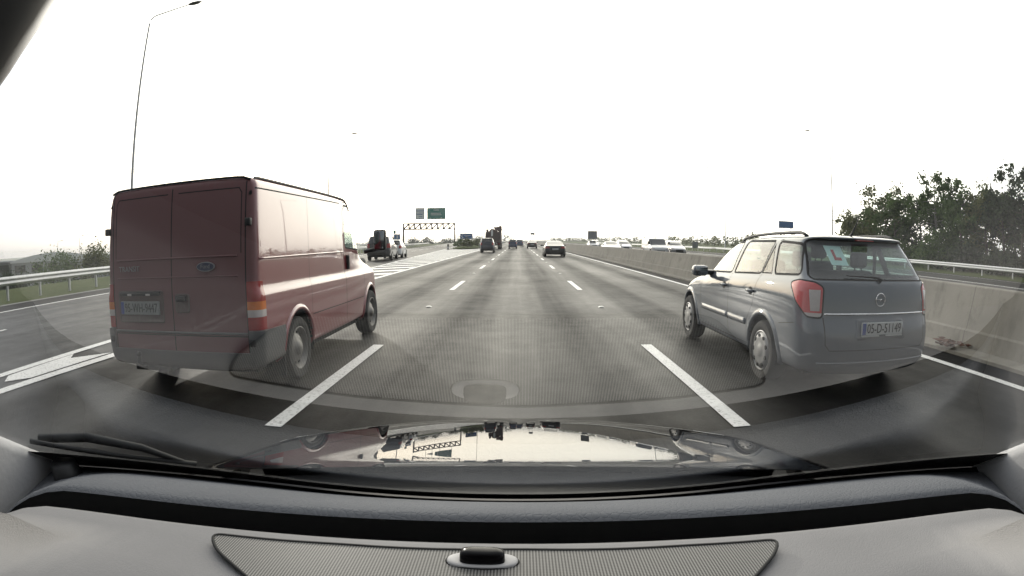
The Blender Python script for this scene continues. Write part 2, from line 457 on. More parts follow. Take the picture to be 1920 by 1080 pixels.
c = mix(n, ramp(n, noise_tex(n, v, 3.0, 6, 0.7), [(0.5, 0.0), (0.75, 0.6)]), c, (0.13, 0.115, 0.06))
n.links.new(c, b.inputs['Base Color']); b.inputs['Roughness'].default_value = 0.95; b.inputs['Specular IOR Level'].default_value = 0.1
bump(n, b, noise_tex(n, v, 9, 5), 0.8, 0.12)
M['grass'] = m
struct(obj('ground', (V, [], Fc), M['grass']))

def asphalt(name, lo, hi, spec=0.5, rough=0.62, tracks=True):
    m, n, b = new_mat(name)
    t = N(n, 'ShaderNodeTexCoord'); v = t.outputs['Object']
    ag = noise_tex(n, v, 55, 3, 0.8)                     # stones in the surface
    mp = N(n, 'ShaderNodeMapping'); mp.inputs['Scale'].default_value = (1.6, 0.035, 1); n.links.new(v, mp.inputs[0])
    st = noise_tex(n, mp.outputs[0], 1.6, 6, 0.6)        # long streaks along the lanes
    bl = noise_tex(n, v, 0.22, 5)
    a1 = N(n, 'ShaderNodeMath', operation='ADD'); n.links.new(st, a1.inputs[0]); n.links.new(bl, a1.inputs[1])
    a2 = N(n, 'ShaderNodeMath', operation='MULTIPLY'); n.links.new(a1.outputs[0], a2.inputs[0]); a2.inputs[1].default_value = 0.5
    c = mix(n, ramp(n, a2.outputs[0], [(0.32, 0), (0.68, 1)]), lo, hi)
    if tracks:
        sp = N(n, 'ShaderNodeSeparateXYZ'); n.links.new(v, sp.inputs[0])
        w = N(n, 'ShaderNodeMath', operation='MULTIPLY_ADD'); n.links.new(sp.outputs[0], w.inputs[0]); w.inputs[1].default_value = 2*math.pi/1.84; w.inputs[2].default_value = 2*math.pi*(0.09/1.84)
        co = N(n, 'ShaderNodeMath', operation='COSINE'); n.links.new(w.outputs[0], co.inputs[0])
        mr = N(n, 'ShaderNodeMapRange'); mr.inputs[1].default_value = -1; mr.inputs[3].default_value = 0.0; mr.inputs[4].default_value = 0.45
        n.links.new(co.outputs[0], mr.inputs[0])
        c = mix(n, mr.outputs[0], c, tuple(x*1.8 for x in hi))
    c = mix(n, ramp(n, ag, [(0.34, 0.8), (0.50, 0.0)]), c, (0.006, 0.006, 0.007))
    c = mix(n, ramp(n, ag, [(0.60, 0.0), (0.72, 0.8)]), c, (0.11, 0.10, 0.085))
    n.links.new(c, b.inputs['Base Color'])
    fine = noise_tex(n, v, 2.2, 6, 0.7)
    a3 = N(n, 'ShaderNodeMath', operation='MULTIPLY_ADD'); n.links.new(fine, a3.inputs[0]); a3.inputs[1].default_value = 0.45; n.links.new(a2.outputs[0], a3.inputs[2])
    if tracks:
        a4 = N(n, 'ShaderNodeMath', operation='MULTIPLY_ADD'); n.links.new(mr.outputs[0], a4.inputs[0]); a4.inputs[1].default_value = 0.55; n.links.new(a3.outputs[0], a4.inputs[2]); a3 = a4
    sv = N(n, 'ShaderNodeMapRange'); sv.inputs[1].default_value = 0.55; sv.inputs[2].default_value = 1.1; sv.inputs[3].default_value = spec*0.25; sv.inputs[4].default_value = spec*2.1
    n.links.new(a3.outputs[0], sv.inputs[0]); n.links.new(sv.outputs[0], b.inputs['Specular IOR Level'])
    rv = N(n, 'ShaderNodeMapRange'); rv.inputs[1].default_value = 0.55; rv.inputs[2].default_value = 1.1; rv.inputs[3].default_value = rough+.10; rv.inputs[4].default_value = rough-.07
    n.links.new(a3.outputs[0], rv.inputs[0]); n.links.new(rv.outputs[0], b.inputs['Roughness'])
    bump(n, b, ag, 0.6, 0.006)
    return m
M['asphalt'] = asphalt('asphalt', (0.008, 0.0079, 0.0078), (0.018, 0.0172, 0.016), spec=.10, rough=.55)
M['asphalt_dark'] = asphalt('asphalt_dark', (0.008, 0.008, 0.0085), (0.015, 0.015, 0.016), spec=.08, rough=0.6, tracks=False)
M['asphalt_grey'] = asphalt('asphalt_slip', (0.0045, 0.0047, 0.0052), (0.0095, 0.0098, 0.0105), spec=.28, rough=.5, tracks=False)
RY = [-40+4*i for i in range(72)] + [260, 290, 330, 400, 520, 700]
def strip(name, fl, fr, z, mat, ys=RY):
    o = obj(name, quad_strip([(fl(y), y, z) for y in ys], [(fr(y), y, z) for y in ys]), mat, smooth=False)
    return struct(o)
strip('road', lambda y: -5.45, lambda y: 28.0, 0.0, M['asphalt'])
strip('slip_road', lambda y: road_left(min(y, 300)), lambda y: -5.45, 0.0, M['asphalt_grey'])
strip('hard_shoulder', lambda y: 5.62, lambda y: 6.12, 0.004, M['asphalt_dark'])
strip('far_hard_shoulder', lambda y: 22.6, lambda y: 27.9, 0.004, M['asphalt_dark'])
strip('slip_road_shoulder', lambda y: road_left(min(y, 300))+0.05, lambda y: A_line(min(y, 300))-6.75, 0.004, M['asphalt_dark'])

# painted markings
m, n, b = new_mat('road_paint')
v = texco(n)
wr = ramp(n, noise_tex(n, v, 26, 6, 0.75), [(0.33, 1.0), (0.47, 0.0)])
n.links.new(mix(n, wr, (0.80, 0.80, 0.78), (0.20, 0.20, 0.195)), b.inputs['Base Color']); b.inputs['Roughness'].default_value = 0.55
M['road_paint'] = m
m, n, b = new_mat('road_paint_worn')
v = texco(n)
wr = ramp(n, noise_tex(n, v, 9, 8, 0.75), [(0.40, 1.0), (0.62, 0.0)])
n.links.new(mix(n, wr, (0.66, 0.66, 0.64), (0.30, 0.30, 0.30)), b.inputs['Base Color']); b.inputs['Roughness'].default_value = 0.6
M['road_paint_worn'] = m
def markings(name, quads, mat, z=0.008):
    V, Fq = [], []
    for q in quads:
        i = len(V); V += [(p[0], p[1], z) for p in q]; Fq.append(tuple(range(i, i+len(q))))
    o = obj(name, (V, [], Fq), mat, smooth=False)
    me = o.data
    bm = bmesh.new(); bm.from_mesh(me); bmesh.ops.recalc_face_normals(bm, faces=bm.faces)
    for f in bm.faces:
        if f.normal.z < 0: f.normal_flip()
    bm.to_mesh(me); bm.free()
    return struct(o)
Q = []
for x0, ph in ((-1.93, 3.86), (1.76, 3.92)):
    for k in range(-3, 34):
        y = ph + 12.06*k
        Q.append([(x0-0.075, y), (x0+0.075, y), (x0+0.075, y+3.55), (x0-0.075, y+3.55)])
for x0 in (11.6, 15.3):
    for k in range(-2, 30):
        y = 1 + 12*k; Q.append([(x0-0.075, y), (x0+0.075, y), (x0+0.075, y+4), (x0-0.075, y+4)])
markings('lane_markings', Q, M['road_paint'])
Q = []
seg = [(-40 + 8*i) for i in range(80)]
for x0, w in ((5.50, 0.15), (-5.50, 0.20), (22.2, 0.20), (8.1, 0.15)):
    for y in seg: Q.append([(x0-w/2, y), (x0+w/2, y), (x0+w/2, y+8), (x0-w/2, y+8)])
def along(fn, w, y0, y1, st=4.0):
    out = []; y = y0
    while y < y1:
        e = min(y1, y+st); out.append([(fn(y)-w/2, y), (fn(y)+w/2, y), (fn(e)+w/2, e), (fn(e)-w/2, e)]); y = e
    return out
Q += along(lambda y: A_line(y), 0.18, -20, 260)
Q += along(lambda y: A_line(y)-6.62, 0.15, -20, 260)
Q += along(lambda y: 26.9, 0.08, -20, 200)
markings('edge_lines', Q, M['road_paint'])
Q = []
for k in range(-4, 24):
    y = 2.0 + 9*k; Q += along(lambda t: A_line(t)-3.55, 0.12, y, y+5.0, 2.5)
markings('slip_lane_markings', Q, M['road_paint'])
Q = []
y = 8.0
while y < 84:
    a = A_line(y)+0.12; bw = 1.35
    run = (-5.64-a)
    Q.append([(a, y), (-5.64, y+run*0.95), (-5.64, y+run*0.95+bw), (A_line(y+bw)+0.12, y+bw)])
    y += 2.75
markings('gore_hatching', Q, M['road_paint'])
markings('gore_tip', [[(-5.86, 3.98), (-6.09, 4.22), (-6.22, 5.70), (-6.03, 5.45)], [(-5.86, 3.98), (-6.03, 5.45), (-5.66, 6.0), (-5.65, 4.30)]], M['road_paint'])
markings('shoulder_joint', along(lambda y: road_left(y)+0.25, 0.30, -20, 200) , mat_plain('gutter_concrete', (0.17, 0.17, 0.165), 0.8, var=0.3, scale=3))

# raised grass island between the two roads
gy = [88+4*i for i in range(44)] + [280, 320]
bm = bmesh.new()
L = [(A_line(min(y, 300))+0.7+ (1.6*math.exp(-(y-88)/3) if y < 110 else 0), y) for y in gy]; Rg = [(-7.0 - 1.2*math.exp(-(y-88)/3), y) for y in gy]
prev = None
for (lx, y), (rx, _) in zip(L, Rg):
    w = rx-lx; h = 0.12 + min(0.9, (y-88)*0.02)
    row = [bm.verts.new((lx + w*s, y, z)) for s, z in ((0, 0), (0.0, 0.12), (0.25, 0.12+h*0.7), (0.5, 0.12+h), (0.75, 0.12+h*0.7), (1.0, 0.12), (1.0, 0))]
    if prev:
        for a, b_, c_, d in zip(prev, prev[1:], row[1:], row): bm.faces.new((a, b_, c_, d))
    else: bm.faces.new(row)
    prev = row
struct(obj('grass_island', fix(bm), M['grass']))

# ================================================================== concrete barrier, rails
m, n, b = new_mat('barrier_concrete')
t = N(n, 'ShaderNodeTexCoord'); v = t.outputs['Object']
c = mix(n, noise_tex(n, v, 0.8, 7, 0.65), (0.16, 0.15, 0.13), (0.31, 0.295, 0.26))
mp = N(n, 'ShaderNodeMapping'); mp.inputs['Scale'].default_value = (1, 2.6, 0.9); n.links.new(v, mp.inputs[0])
c = mix(n, ramp(n, noise_tex(n, mp.outputs[0], 1.6, 6, 0.7), [(0.50, 0.0), (0.72, 0.55)]), c, (0.09, 0.082, 0.07))
c = mix(n, ramp(n, noise_tex(n, v, 2.3, 4, 0.6), [(0.58, 0.0), (0.68, 0.45)]), c, (0.12, 0.11, 0.095))
sp = N(n, 'ShaderNodeSeparateXYZ'); n.links.new(v, sp.inputs[0])
pg = N(n, 'ShaderNodeMath', operation='PINGPONG'); n.links.new(sp.outputs[1], pg.inputs[0]); pg.inputs[1].default_value = 3.0
c = mix(n, ramp(n, pg.outputs[0], [(0.0, 0.7), (0.012, 0.0)]), c, (0.06, 0.055, 0.05))
n.links.new(c, b.inputs['Base Color']); b.inputs['Roughness'].default_value = 0.9; b.inputs['Specular IOR Level'].default_value = 0.2
bump(n, b, noise_tex(n, v, 14, 6), 0.25, 0.02)
M['barrier'] = m
prof = [(6.12, 0.0), (6.12, 0.05), (6.48, 0.07), (6.53, 0.30), (6.57, 0.33), (6.74, 0.93), (6.76, 0.95), (6.96, 0.95), (6.98, 0.93), (7.15, 0.33), (7.2, 0.30), (7.25, 0.0)]
by = [-20 + 6*i for i in range(60)] + [360, 420, 500, 600]
V = [(x, y, z) for y in by for x, z in prof]; k = len(prof)
Fb = [(j*k+i, (j+1)*k+i, (j+1)*k+i+1, j*k+i+1) for j in range(len(by)-1) for i in range(k-1)] + [tuple(range(k)), tuple(range((len(by)-1)*k, len(by)*k))[::-1]]
o = obj('concrete_barrier', (V, [], Fb), M['barrier'], smooth=False)
bm = bmesh.new(); bm.from_mesh(o.data); bmesh.ops.recalc_face_normals(bm, faces=bm.faces); bm.to_mesh(o.data); bm.free()
tag(o, 'long stained concrete safety wall down the middle of the motorway', 'barrier')

def guard_rail(label, fn, y0, y1, zt, post_gap, side, nm='guard_rail', maxpost=90, beams=1):
    t = thing(nm, label, 'guard rail')
    bm = bmesh.new()
    pr = [(0.0, 0), (-0.035, 0.03), (-0.075, 0.055), (-0.075, 0.105), (-0.03, 0.135), (-0.03, 0.175), (-0.075, 0.205), (-0.075, 0.255), (-0.035, 0.28), (0, 0.31)]
    ys_ = []; y = y0
    while y <= y1: ys_.append(y); y += 4
    prev = None
    for y in ys_:
        row = [bm.verts.new((fn(y)+px*side, y, zt-0.31+pz + land_z(fn(y), y))) for px, pz in pr]
        if prev:
            for i in range(len(pr)-1): bm.faces.new((prev[i], prev[i+1], row[i+1], row[i]))
        prev = row
    bmesh.ops.solidify(bm, geom=bm.faces[:], thickness=0.004)
    obj('beam', fix(bm), M['galv'], t)
    y = y0 + 1.0; k = 0
    while y < y1 and k < maxpost:
        z = land_z(fn(y), y); x = fn(y) - side*-0.07
        bm = bmesh.new(); box(bm, (x-0.05, y-0.035, z-0.2), (x+0.05, y+0.035, z+zt-0.02))
        obj('post', fix(bm), M['galv'], t, smooth=False); y += post_gap; k += 1
    return t
rail_left = lambda y: road_left(min(y, 250)) - 2.1 + 0.0
guard_rail('grey steel guard rail on posts along the grass left of the slip road', rail_left, 2, 180, 0.80, 1.9, -1, maxpost=70)
guard_rail('pale steel guard rail in front of the tall trees on the far right', lambda y: 31.4, 4, 220, 0.72, 3.2, 1, maxpost=60)
guard_rail('guard rail starting behind the gore island at the left lane edge', lambda y: -6.55, 92, 260, 0.95, 4.0, -1, maxpost=40)

# ================================================================== trees and bushes
def leaf_mat(name, a, b_, tr=0.35):
    m = bpy.data.materials.new(name); m.use_nodes = True; n = m.node_tree; n.nodes.clear()
    o = n.nodes.new('ShaderNodeOutputMaterial')
    g = N(n, 'ShaderNodeNewGeometry'); t = N(n, 'ShaderNodeTexCoord')
    f = N(n, 'ShaderNodeMath', operation='ADD'); n.links.new(g.outputs['Random Per Island'], f.inputs[0]); n.links.new(noise_tex(n, t.outputs['Object'], 0.9, 3), f.inputs[1])
    c = ramp(n, f.outputs[0], [(0.35, a), (0.85, tuple((x+y)/2 for x, y in zip(a, b_))), (1.0, b_)])
    d = N(n, 'ShaderNodeBsdfDiffuse'); n.links.new(c, d.inputs[0])
    s = N(n, 'ShaderNodeBsdfTranslucent'); n.links.new(c, s.inputs[0])
    x = N(n, 'ShaderNodeMixShader'); x.inputs[0].default_value = tr
    n.links.new(d.outputs[0], x.inputs[1]); n.links.new(s.outputs[0], x.inputs[2]); n.links.new(x.outputs[0], o.inputs[0])
    return m
M['leaf_green'] = leaf_mat('leaves_green', (0.032, 0.058, 0.024), (0.105, 0.155, 0.060))
M['leaf_olive'] = leaf_mat('leaves_olive', (0.046, 0.060, 0.026), (0.150, 0.165, 0.075))
M['leaf_dark'] = leaf_mat('leaves_dark', (0.020, 0.032, 0.022), (0.060, 0.080, 0.048))
M['bark'] = mat_plain('bark', (0.085, 0.070, 0.055), 0.9, var=0.4, scale=14, bumpk=0.5, bscale=20)
M['bark_pale'] = mat_plain('bark_pale', (0.26, 0.25, 0.23), 0.85, var=0.4, scale=9)
def leaves_bm(rng, clumps, per, size, spread):
    V, Fl = [], []
    for c, rad in clumps:
        for k in range(per):
            d = Vector((rng.gauss(0, 1), rng.gauss(0, 1), rng.gauss(0, 0.8))) * rad * spread
            p = c + d
            s = size*rng.uniform(0.6, 1.4)
            u = Vector((rng.uniform(-1, 1), rng.uniform(-1, 1), rng.uniform(-0.8, 0.8))).normalized()
            w = u.cross(Vector((rng.uniform(-1, 1), rng.uniform(-1, 1), rng.uniform(-1, 1)))).normalized()
            i = len(V); V += [p-u*s*0.5, p+w*s*0.32, p+u*s*0.5, p-w*s*0.32]; Fl.append((i, i+1, i+2, i+3))
    return ([tuple(v) for v in V], [], Fl)
def tree(label, x, y, h, r, seed, mat, trunk=0.16, bare=0.25, nclump=70, per=46, size=0.26, shape='oval', bark='bark', group='roadside trees on the right', z=None, name='tree', cat='tree'):
    rng = random.Random(seed)
    z0 = land_z(x, y) if z is None else z
    t = thing(name, label, cat, (x, y, z0), 0, group)
    bm = bmesh.new()
    lean = Vector((rng.uniform(-0.05, 0.05), rng.uniform(-0.05, 0.05), 0))*h
    pts = [Vector((0, 0, -0.2))] + [Vector((lean.x*s*s + rng.uniform(-.06, .06), lean.y*s*s+rng.uniform(-.06, .06), h*0.93*s)) for s in (0.15, 0.3, 0.45, 0.6, 0.75, 0.9)]
    tube(bm, pts, [trunk*1.25, trunk, trunk*0.85, trunk*0.7, trunk*0.5, trunk*0.32, trunk*0.12], 8)
    clumps = []
    nl = 16
    for k in range(nl):
        s = bare + (0.92-bare)*(k+0.5)/nl
        base = pts[0].lerp(pts[-1], s)
        i = min(5, int(s/0.155)); base = pts[i].lerp(pts[i+1], min(1, max(0, (s-0.155*i)/0.155)))
        a = k*2.4 + rng.uniform(-.5, .5)
        q = (s-bare)/(1-bare)
        if shape == 'cone': rr = r*(1.05-q)*rng.uniform(.75, 1.1)
        elif shape == 'top': rr = r*(0.35+0.9*math.sin(math.pi*min(1, q*0.75+0.2)))*rng.uniform(.7, 1.15)
        else: rr = r*(0.4+0.75*math.sin(math.pi*(0.12+0.80*q)))*rng.uniform(.7, 1.15)
        tip = base + Vector((math.cos(a)*rr, math.sin(a)*rr, rr*rng.uniform(.15, .65)))
        mid = base.lerp(tip, .5) + Vector((0, 0, -.05*rr))
        tube(bm, [base, mid, tip], [trunk*0.32, trunk*0.2, trunk*0.06], 5)
        for c in range(max(2, nclump//nl)):
            f = rng.uniform(.35, 1.08)
            p = base.lerp(tip, f) + Vector((rng.gauss(0, .16), rng.gauss(0, .16), rng.gauss(0, .16)))*r
            clumps.append((p, r*rng.uniform(.14, .27)))
    obj('trunk', fix(bm), M[bark], t)
    clumps.append((pts[-1] + Vector((0, 0, h*0.04)), r*.16))
    obj('crown', leaves_bm(rng, clumps, per, size, 0.62), mat, t, smooth=False)
    return t
def bush(label, x, y, w, h, seed, mat, group='bushes by the slip road', size=0.16, n=26, per=40, z=None, depth=None):
    rng = random.Random(seed); z0 = land_z(x, y) if z is None else z
    t = thing('bush', label, 'bush', (x, y, z0), 0, group); bm = bmesh.new(); cl = []
    for k in range(n):
        a = rng.uniform(0, 6.283); q = math.sqrt(rng.uniform(0, 1))
        tip = Vector((math.cos(a)*q*w/2, math.sin(a)*q*(depth or w)/2, h*(0.25+0.75*(1-q*q)*rng.uniform(.55, 1.05))))
        if k < 12: tube(bm, [(tip.x*.15, tip.y*.15, -0.1), (tip.x*.6, tip.y*.6, tip.z*.5), tuple(tip)], [.03, .02, .006], 5)
        cl.append((tip, h*rng.uniform(.16, .28))); cl.append((tip*0.7, h*.25))
    obj('stem', fix(bm), M['bark'], t); obj('foliage', leaves_bm(rng, cl, per, size, 0.6), mat, t, smooth=False)
    return t
TR = [  # x, y, height, radius, shape, leaf, trunk, label
    (37.0, 52.5, 5.4, 2.3, 'oval', 'leaf_olive', 'small olive tree at the left end of the right-hand row of trees'),
    (38.0, 48.3, 7.3, 2.7, 'oval', 'leaf_olive', 'rounded yellowish tree second from the left end of the right-hand row'),
    (36.5, 44.6, 6.7, 2.4, 'oval', 'leaf_green', 'dense mid green tree left of the tall pale-trunked tree'),
    (40.5, 45.0, 6.4, 2.8, 'oval', 'leaf_dark', 'dark broad tree standing behind the mid green tree'),
    (36.8, 38.6, 8.9, 2.0, 'top', 'leaf_green', 'tall narrow tree with bare pale trunk rising above the row'),
    (40.0, 37.5, 6.3, 2.5, 'oval', 'leaf_dark', 'low dark tree just behind the tall pale-trunked tree'),
    (36.6, 34.7, 6.5, 2.3, 'oval', 'leaf_green', 'bushy green tree right of the tall pale-trunked tree'),
    (37.5, 32.2, 7.2, 2.1, 'oval', 'leaf_olive', 'olive tree with pointed top in the middle right of the row'),
    (36.8, 29.4, 6.2, 1.8, 'top', 'leaf_dark', 'thin dark tree with sky showing through its lower branches'),
    (40.4, 30.8, 5.8, 2.5, 'oval', 'leaf_green', 'low green tree behind the thin dark tree'),
    (35.8, 26.6, 8.0, 2.4, 'top', 'leaf_dark', 'very dark tall tree cut off by the right edge of view'),
    (36.0, 23.0, 7.6, 2.5, 'oval', 'leaf_dark', 'tall dark tree out at the far right of the row'),
    (41.0, 58.0, 4.2, 2.2, 'oval', 'leaf_olive', 'low faint tree just beyond the left end of the right-hand row'),
]
for i, (x, y, h, r, sh, lf, lab) in enumerate(TR):
    tree(lab, x, y, h, r, 100+i, M[lf], shape=sh, bark='bark_pale' if 'pale trunk' in lab else 'bark', bare=0.42 if sh == 'top' else 0.12,
         nclump=90 if sh != 'top' else 60, per=58, size=0.29)
for i, (x, y, w, h, lf, lab) in enumerate([
    (35.2, 46.5, 4.5, 2.6, 'leaf_olive', 'olive undergrowth bush under the left trees behind the far rail'),
    (35.0, 41.5, 4.6, 2.2, 'leaf_green', 'green bush under the mid green tree behind the far rail'),
    (35.0, 36.3, 4.4, 2.9, 'leaf_green', 'tall green bush at the foot of the pale trunk'),
    (34.8, 32.0, 4.0, 2.5, 'leaf_dark', 'dark bush under the olive tree behind the far rail'),
    (34.8, 27.6, 4.0, 1.9, 'leaf_dark', 'dark low bush below the very dark tall tree')]):
    bush(lab, x, y, w, h, 300+i, M[lf], 'bushes under the right-hand trees', size=0.24, n=34, per=46)
for i, (x, y, w, h, lf, lab) in enumerate([
    (-43.0, 37.5, 6.5, 3.9, 'leaf_green', 'broad green bush beyond the left rail at the picture edge'),
    (-40.0, 41.0, 5.0, 3.4, 'leaf_olive', 'olive bush right of the broad green bush beyond the left rail'),
    (-36.0, 45.0, 5.5, 3.9, 'leaf_dark', 'dark spiky bush beyond the left rail next to the red van'),
    (-46.0, 33.5, 5.0, 3.0, 'leaf_dark', 'low dark bush at the far left beyond the rail')]):
    bush(lab, x, y, w, h, 400+i, M[lf], size=0.22, n=34, per=46, z=land_z(x, y)+0.2)
for i, (x, y, w, h, lf, lab) in enumerate([
    (-8.8, 97.0, 2.6, 1.6, 'leaf_olive', 'yellow green bush on the gore island under the blue arrow sign'),
    (-10.6, 101.0, 2.2, 1.5, 'leaf_green', 'small green bush on the gore island left of the blue arrow sign'),
    (-7.9, 108.0, 2.6, 1.5, 'leaf_olive', 'pale bush on the gore island next to the guard rail')]):
    bush(lab, x, y, w, h, 500+i, M[lf], 'bushes on the gore island', size=0.2, n=24, per=30, z=0.2)
for i, (x, y, w, h) in enumerate([(-60, 262, 9, 5), (-52, 275, 8, 4), (-44, 268, 7, 4.5), (-37, 285, 9, 4), (-30, 300, 8, 5)]):
    bush(['distant dark bush at the left end of the tree line under the gantry', 'second distant bush in the line under the gantry', 'middle distant bush in the line under the gantry', 'fourth distant bush in the line under the gantry', 'distant bush at the right end of the line under the gantry'][i],
         x, y, w, h, 600+i, M['leaf_dark'], 'distant bushes under the gantry', size=0.7, n=16, per=20, z=-1.5)
# distant tree belts reading as one mass on the horizon
def treeline(name, pts, hmin, hmax, seed, mat, z=None, per=60, size=1.6):
    rng = random.Random(seed); cl = []
    for (x0, y0), (x1, y1) in zip(pts, pts[1:]):
        L_ = math.hypot(x1-x0, y1-y0); k = int(L_/5)
        for i in range(k):
            s = (i+rng.random())/k; x, y = x0+(x1-x0)*s, y0+(y1-y0)*s; h = rng.uniform(hmin, hmax)
            zz = land_z(x, y) if z is None else z
            for j in range(3): cl.append((Vector((x+rng.gauss(0, 2), y+rng.gauss(0, 2), zz+h*(0.2+0.3*j))), h*0.28))
    return struct(obj(name, leaves_bm(rng, cl, per//3, size, 0.7), mat, smooth=False), 'stuff')
treeline('distant_woods', [(-330, 420), (-180, 520), (-60, 600), (-8, 640)], 4, 8, 11, M['leaf_dark'])
treeline('distant_woods_opposite', [(36, 640), (60, 420), (80, 260), (66, 130), (52, 90)], 2.0, 4.2, 12, M['leaf_olive'], per=48, size=0.9)

# ================================================================== buildings far left
M['shed_grey'] = mat_plain('shed_cladding', (0.30, 0.31, 0.33), 0.6, var=0.12)
M['shed_dark'] = mat_plain('shed_cladding_dark', (0.12, 0.13, 0.14), 0.6, var=0.15)
M['roof_white'] = mat_plain('roof_sheet_pale', (0.62, 0.63, 0.64), 0.5, var=0.08)
def shed(label, x, y, w, d, top, rz, arch=0.0, nwin=6, wall='shed_grey', roof='roof_white', base=-7.2):
    t = thing('industrial_building', label, 'building', (x, y, base), rz, 'low sheds beyond the left rail')
    h = top - base
    bm = bmesh.new(); box(bm, (-w/2, 0, -1), (w/2, d, h-0.9)); obj('wall', fix(bm), M[wall], t, smooth=False)
    bm = bmesh.new(); k = 12
    P = [(-w/2-.4 + (w+.8)*i/k, h-0.9 + 0.35 + arch*math.sin(math.pi*i/k)) for i in range(k+1)]
    a = [bm.verts.new((px, -0.5, pz)) for px, pz in P]; b2 = [bm.verts.new((px, d+.5, pz)) for px, pz in P]
    a0 = [bm.verts.new((px, -0.5, h-0.9)) for px, pz in P]; b0 = [bm.verts.new((px, d+.5, h-0.9)) for px, pz in P]
    for i in range(k):
        bm.faces.new((a[i], a[i+1], b2[i+1], b2[i])); bm.faces.new((a0[i], a0[i+1], a[i+1], a[i])); bm.faces.new((b0[i+1], b0[i], b2[i], b2[i+1]))
        bm.faces.new((a0[i+1], a0[i], b0[i], b0[i+1]))
    bm.faces.new((a0[0], a[0], b2[0], b0[0])); bm.faces.new((a0[-1], b0[-1], b2[-1], a[-1]))
    obj('roof', fix(bm), M[roof], t, smooth=False)
    for i in range(nwin):
        bm = bmesh.new(); cx = -w/2 + w*(i+.5)/nwin; ww = w/nwin*0.32
        box(bm, (cx-ww, -0.12, h-3.3), (cx+ww, 0.02, h-1.5), 0.03); obj('window', fix(bm), M['dark_glass'], t, smooth=False)
    return t
shed('pale grey shed with arched white roof behind the left bushes', -116, 101, 26, 26, .4, R(48), 1.8, 5)
shed('long white-roofed shed with dark windows right of the arched roof', -98, 116, 24, 26, .75, R(44), 0.3, 7)
shed('grey flat shed beside the red van at left', -84, 131, 20, 22, .9, R(38), 0.2, 4, wall='shed_dark')
shed('dark flat shed at the far left picture edge', -131, 84, 20, 20, .7, R(58), 0.1, 3, wall='shed_dark', roof='shed_grey')
# ================================================================== vehicles
from mathutils.bvhtree import BVHTree
def offset_poly(poly, d):
    area = sum(poly[i-1][0]*poly[i][1]-poly[i][0]*poly[i-1][1] for i in range(len(poly)))
    s = 1 if area > 0 else -1; out = []; n = len(poly)
    for i in range(n):
        p = Vector(poly[i]); a = (p-Vector(poly[i-1])); b = Vector(poly[(i+1) % n])-p
        if a.length < 1e-6 or b.length < 1e-6: continue
        na = Vector((a.y, -a.x)).normalized(); nb = Vector((b.y, -b.x)).normalized()
        m_ = (na+nb).normalized(); k = d/max(0.5, m_.dot(na)); out.append(tuple(p+m_*k*s))
    return out
def circle_poly(cx, cy, r, n=26): return [(cx+r*math.cos(2*math.pi*i/n), cy+r*math.sin(2*math.pi*i/n)) for i in range(n)]
M['steel_rim'] = mat_plain('steel_wheel_dusty', (0.20, 0.19, 0.175), 0.5, metal=0.3, var=0.3, scale=9)
M['hub_cap'] = mat_plain('wheel_cover_silver', (0.25, 0.25, 0.245), 0.45, metal=0.3, var=0.2, scale=9)
def wheel(parent, x, y, r, w, side, style='steel', seg=36, simple=False):
    """side +1: outer face towards +x"""
    bm = bmesh.new()
    lathe_x(bm, [(-w, 0.0), (-w, r*.60), (-w-.004, r*.80), (-w, r*.92), (-w+.03, r*.995), (-.03, r*.995), (0, r*.92), (.004, r*.80), (-.006, r*.69), (-.02, r*.655), (-.07, r*.62), (-.07, 0)], seg, x, y, r, sgn=side)
    if not simple:                                            # tread grooves
        for gx in (-w*.3, -w*.5, -w*.7):
            lathe_x(bm, [(gx-.006, r*1.0), (gx-.004, r*.998), (gx+.004, r*.998), (gx+.006, r*1.0)], seg, x, y, r, sgn=side)
    t = obj('wheel', fix(bm), M['rubber'], parent); auto_smooth(t, 40)
    bm = bmesh.new()
    mi0 = M['hub_cap'] if style == 'cap' else M['steel_rim']
    if style == 'cap':
        pr = [(-.03, r*.65), (-.004, r*.67), (0.0, r*.64), (-.012, r*.60), (.004, r*.54), (.012, r*.40), (.004, r*.26), (.012, r*.20), (.014, 0)]
        nh, hr, hs = 9, r*.50, (r*.055, r*.075)
    else:
        pr = [(-.03, r*.66), (-.004, r*.675), (-.002, r*.65), (-.03, r*.60), (-.062, r*.555), (-.058, r*.47), (-.028, r*.38), (-.03, r*.28), (-.012, r*.22), (.006, r*.17), (.008, 0)]
        nh, hr, hs = 10, r*.475, (r*.06, r*.05)
    rings = lathe_x(bm, pr, seg, x, y, r, sgn=side); fix(bm)
    if not simple:
        off = .014 if style == 'cap' else -.050
        for k in range(nh):
            a = 2*math.pi*k/nh; c = Vector((math.cos(a), math.sin(a))); s = Vector((-c.y, c.x))
            pp = [(c*(hr+hs[0]*math.cos(b)) + s*hs[1]*math.sin(b)) for b in [2*math.pi*j/10 for j in range(10)]]
            fr = [bm.verts.new((x+side*(off), y+p.x, r+p.y)) for p in pp]; bk = [bm.verts.new((x+side*(off-.03), y+p.x, r+p.y)) for p in pp]
            bm.faces.new(fr).material_index = 1
            for j in range(10): bm.faces.new((fr[j], fr[(j+1) % 10], bk[(j+1) % 10], bk[j])).material_index = 1
    rim = obj('rim', bm, [mi0, M['seam']], t); auto_smooth(rim, 50)
    return t
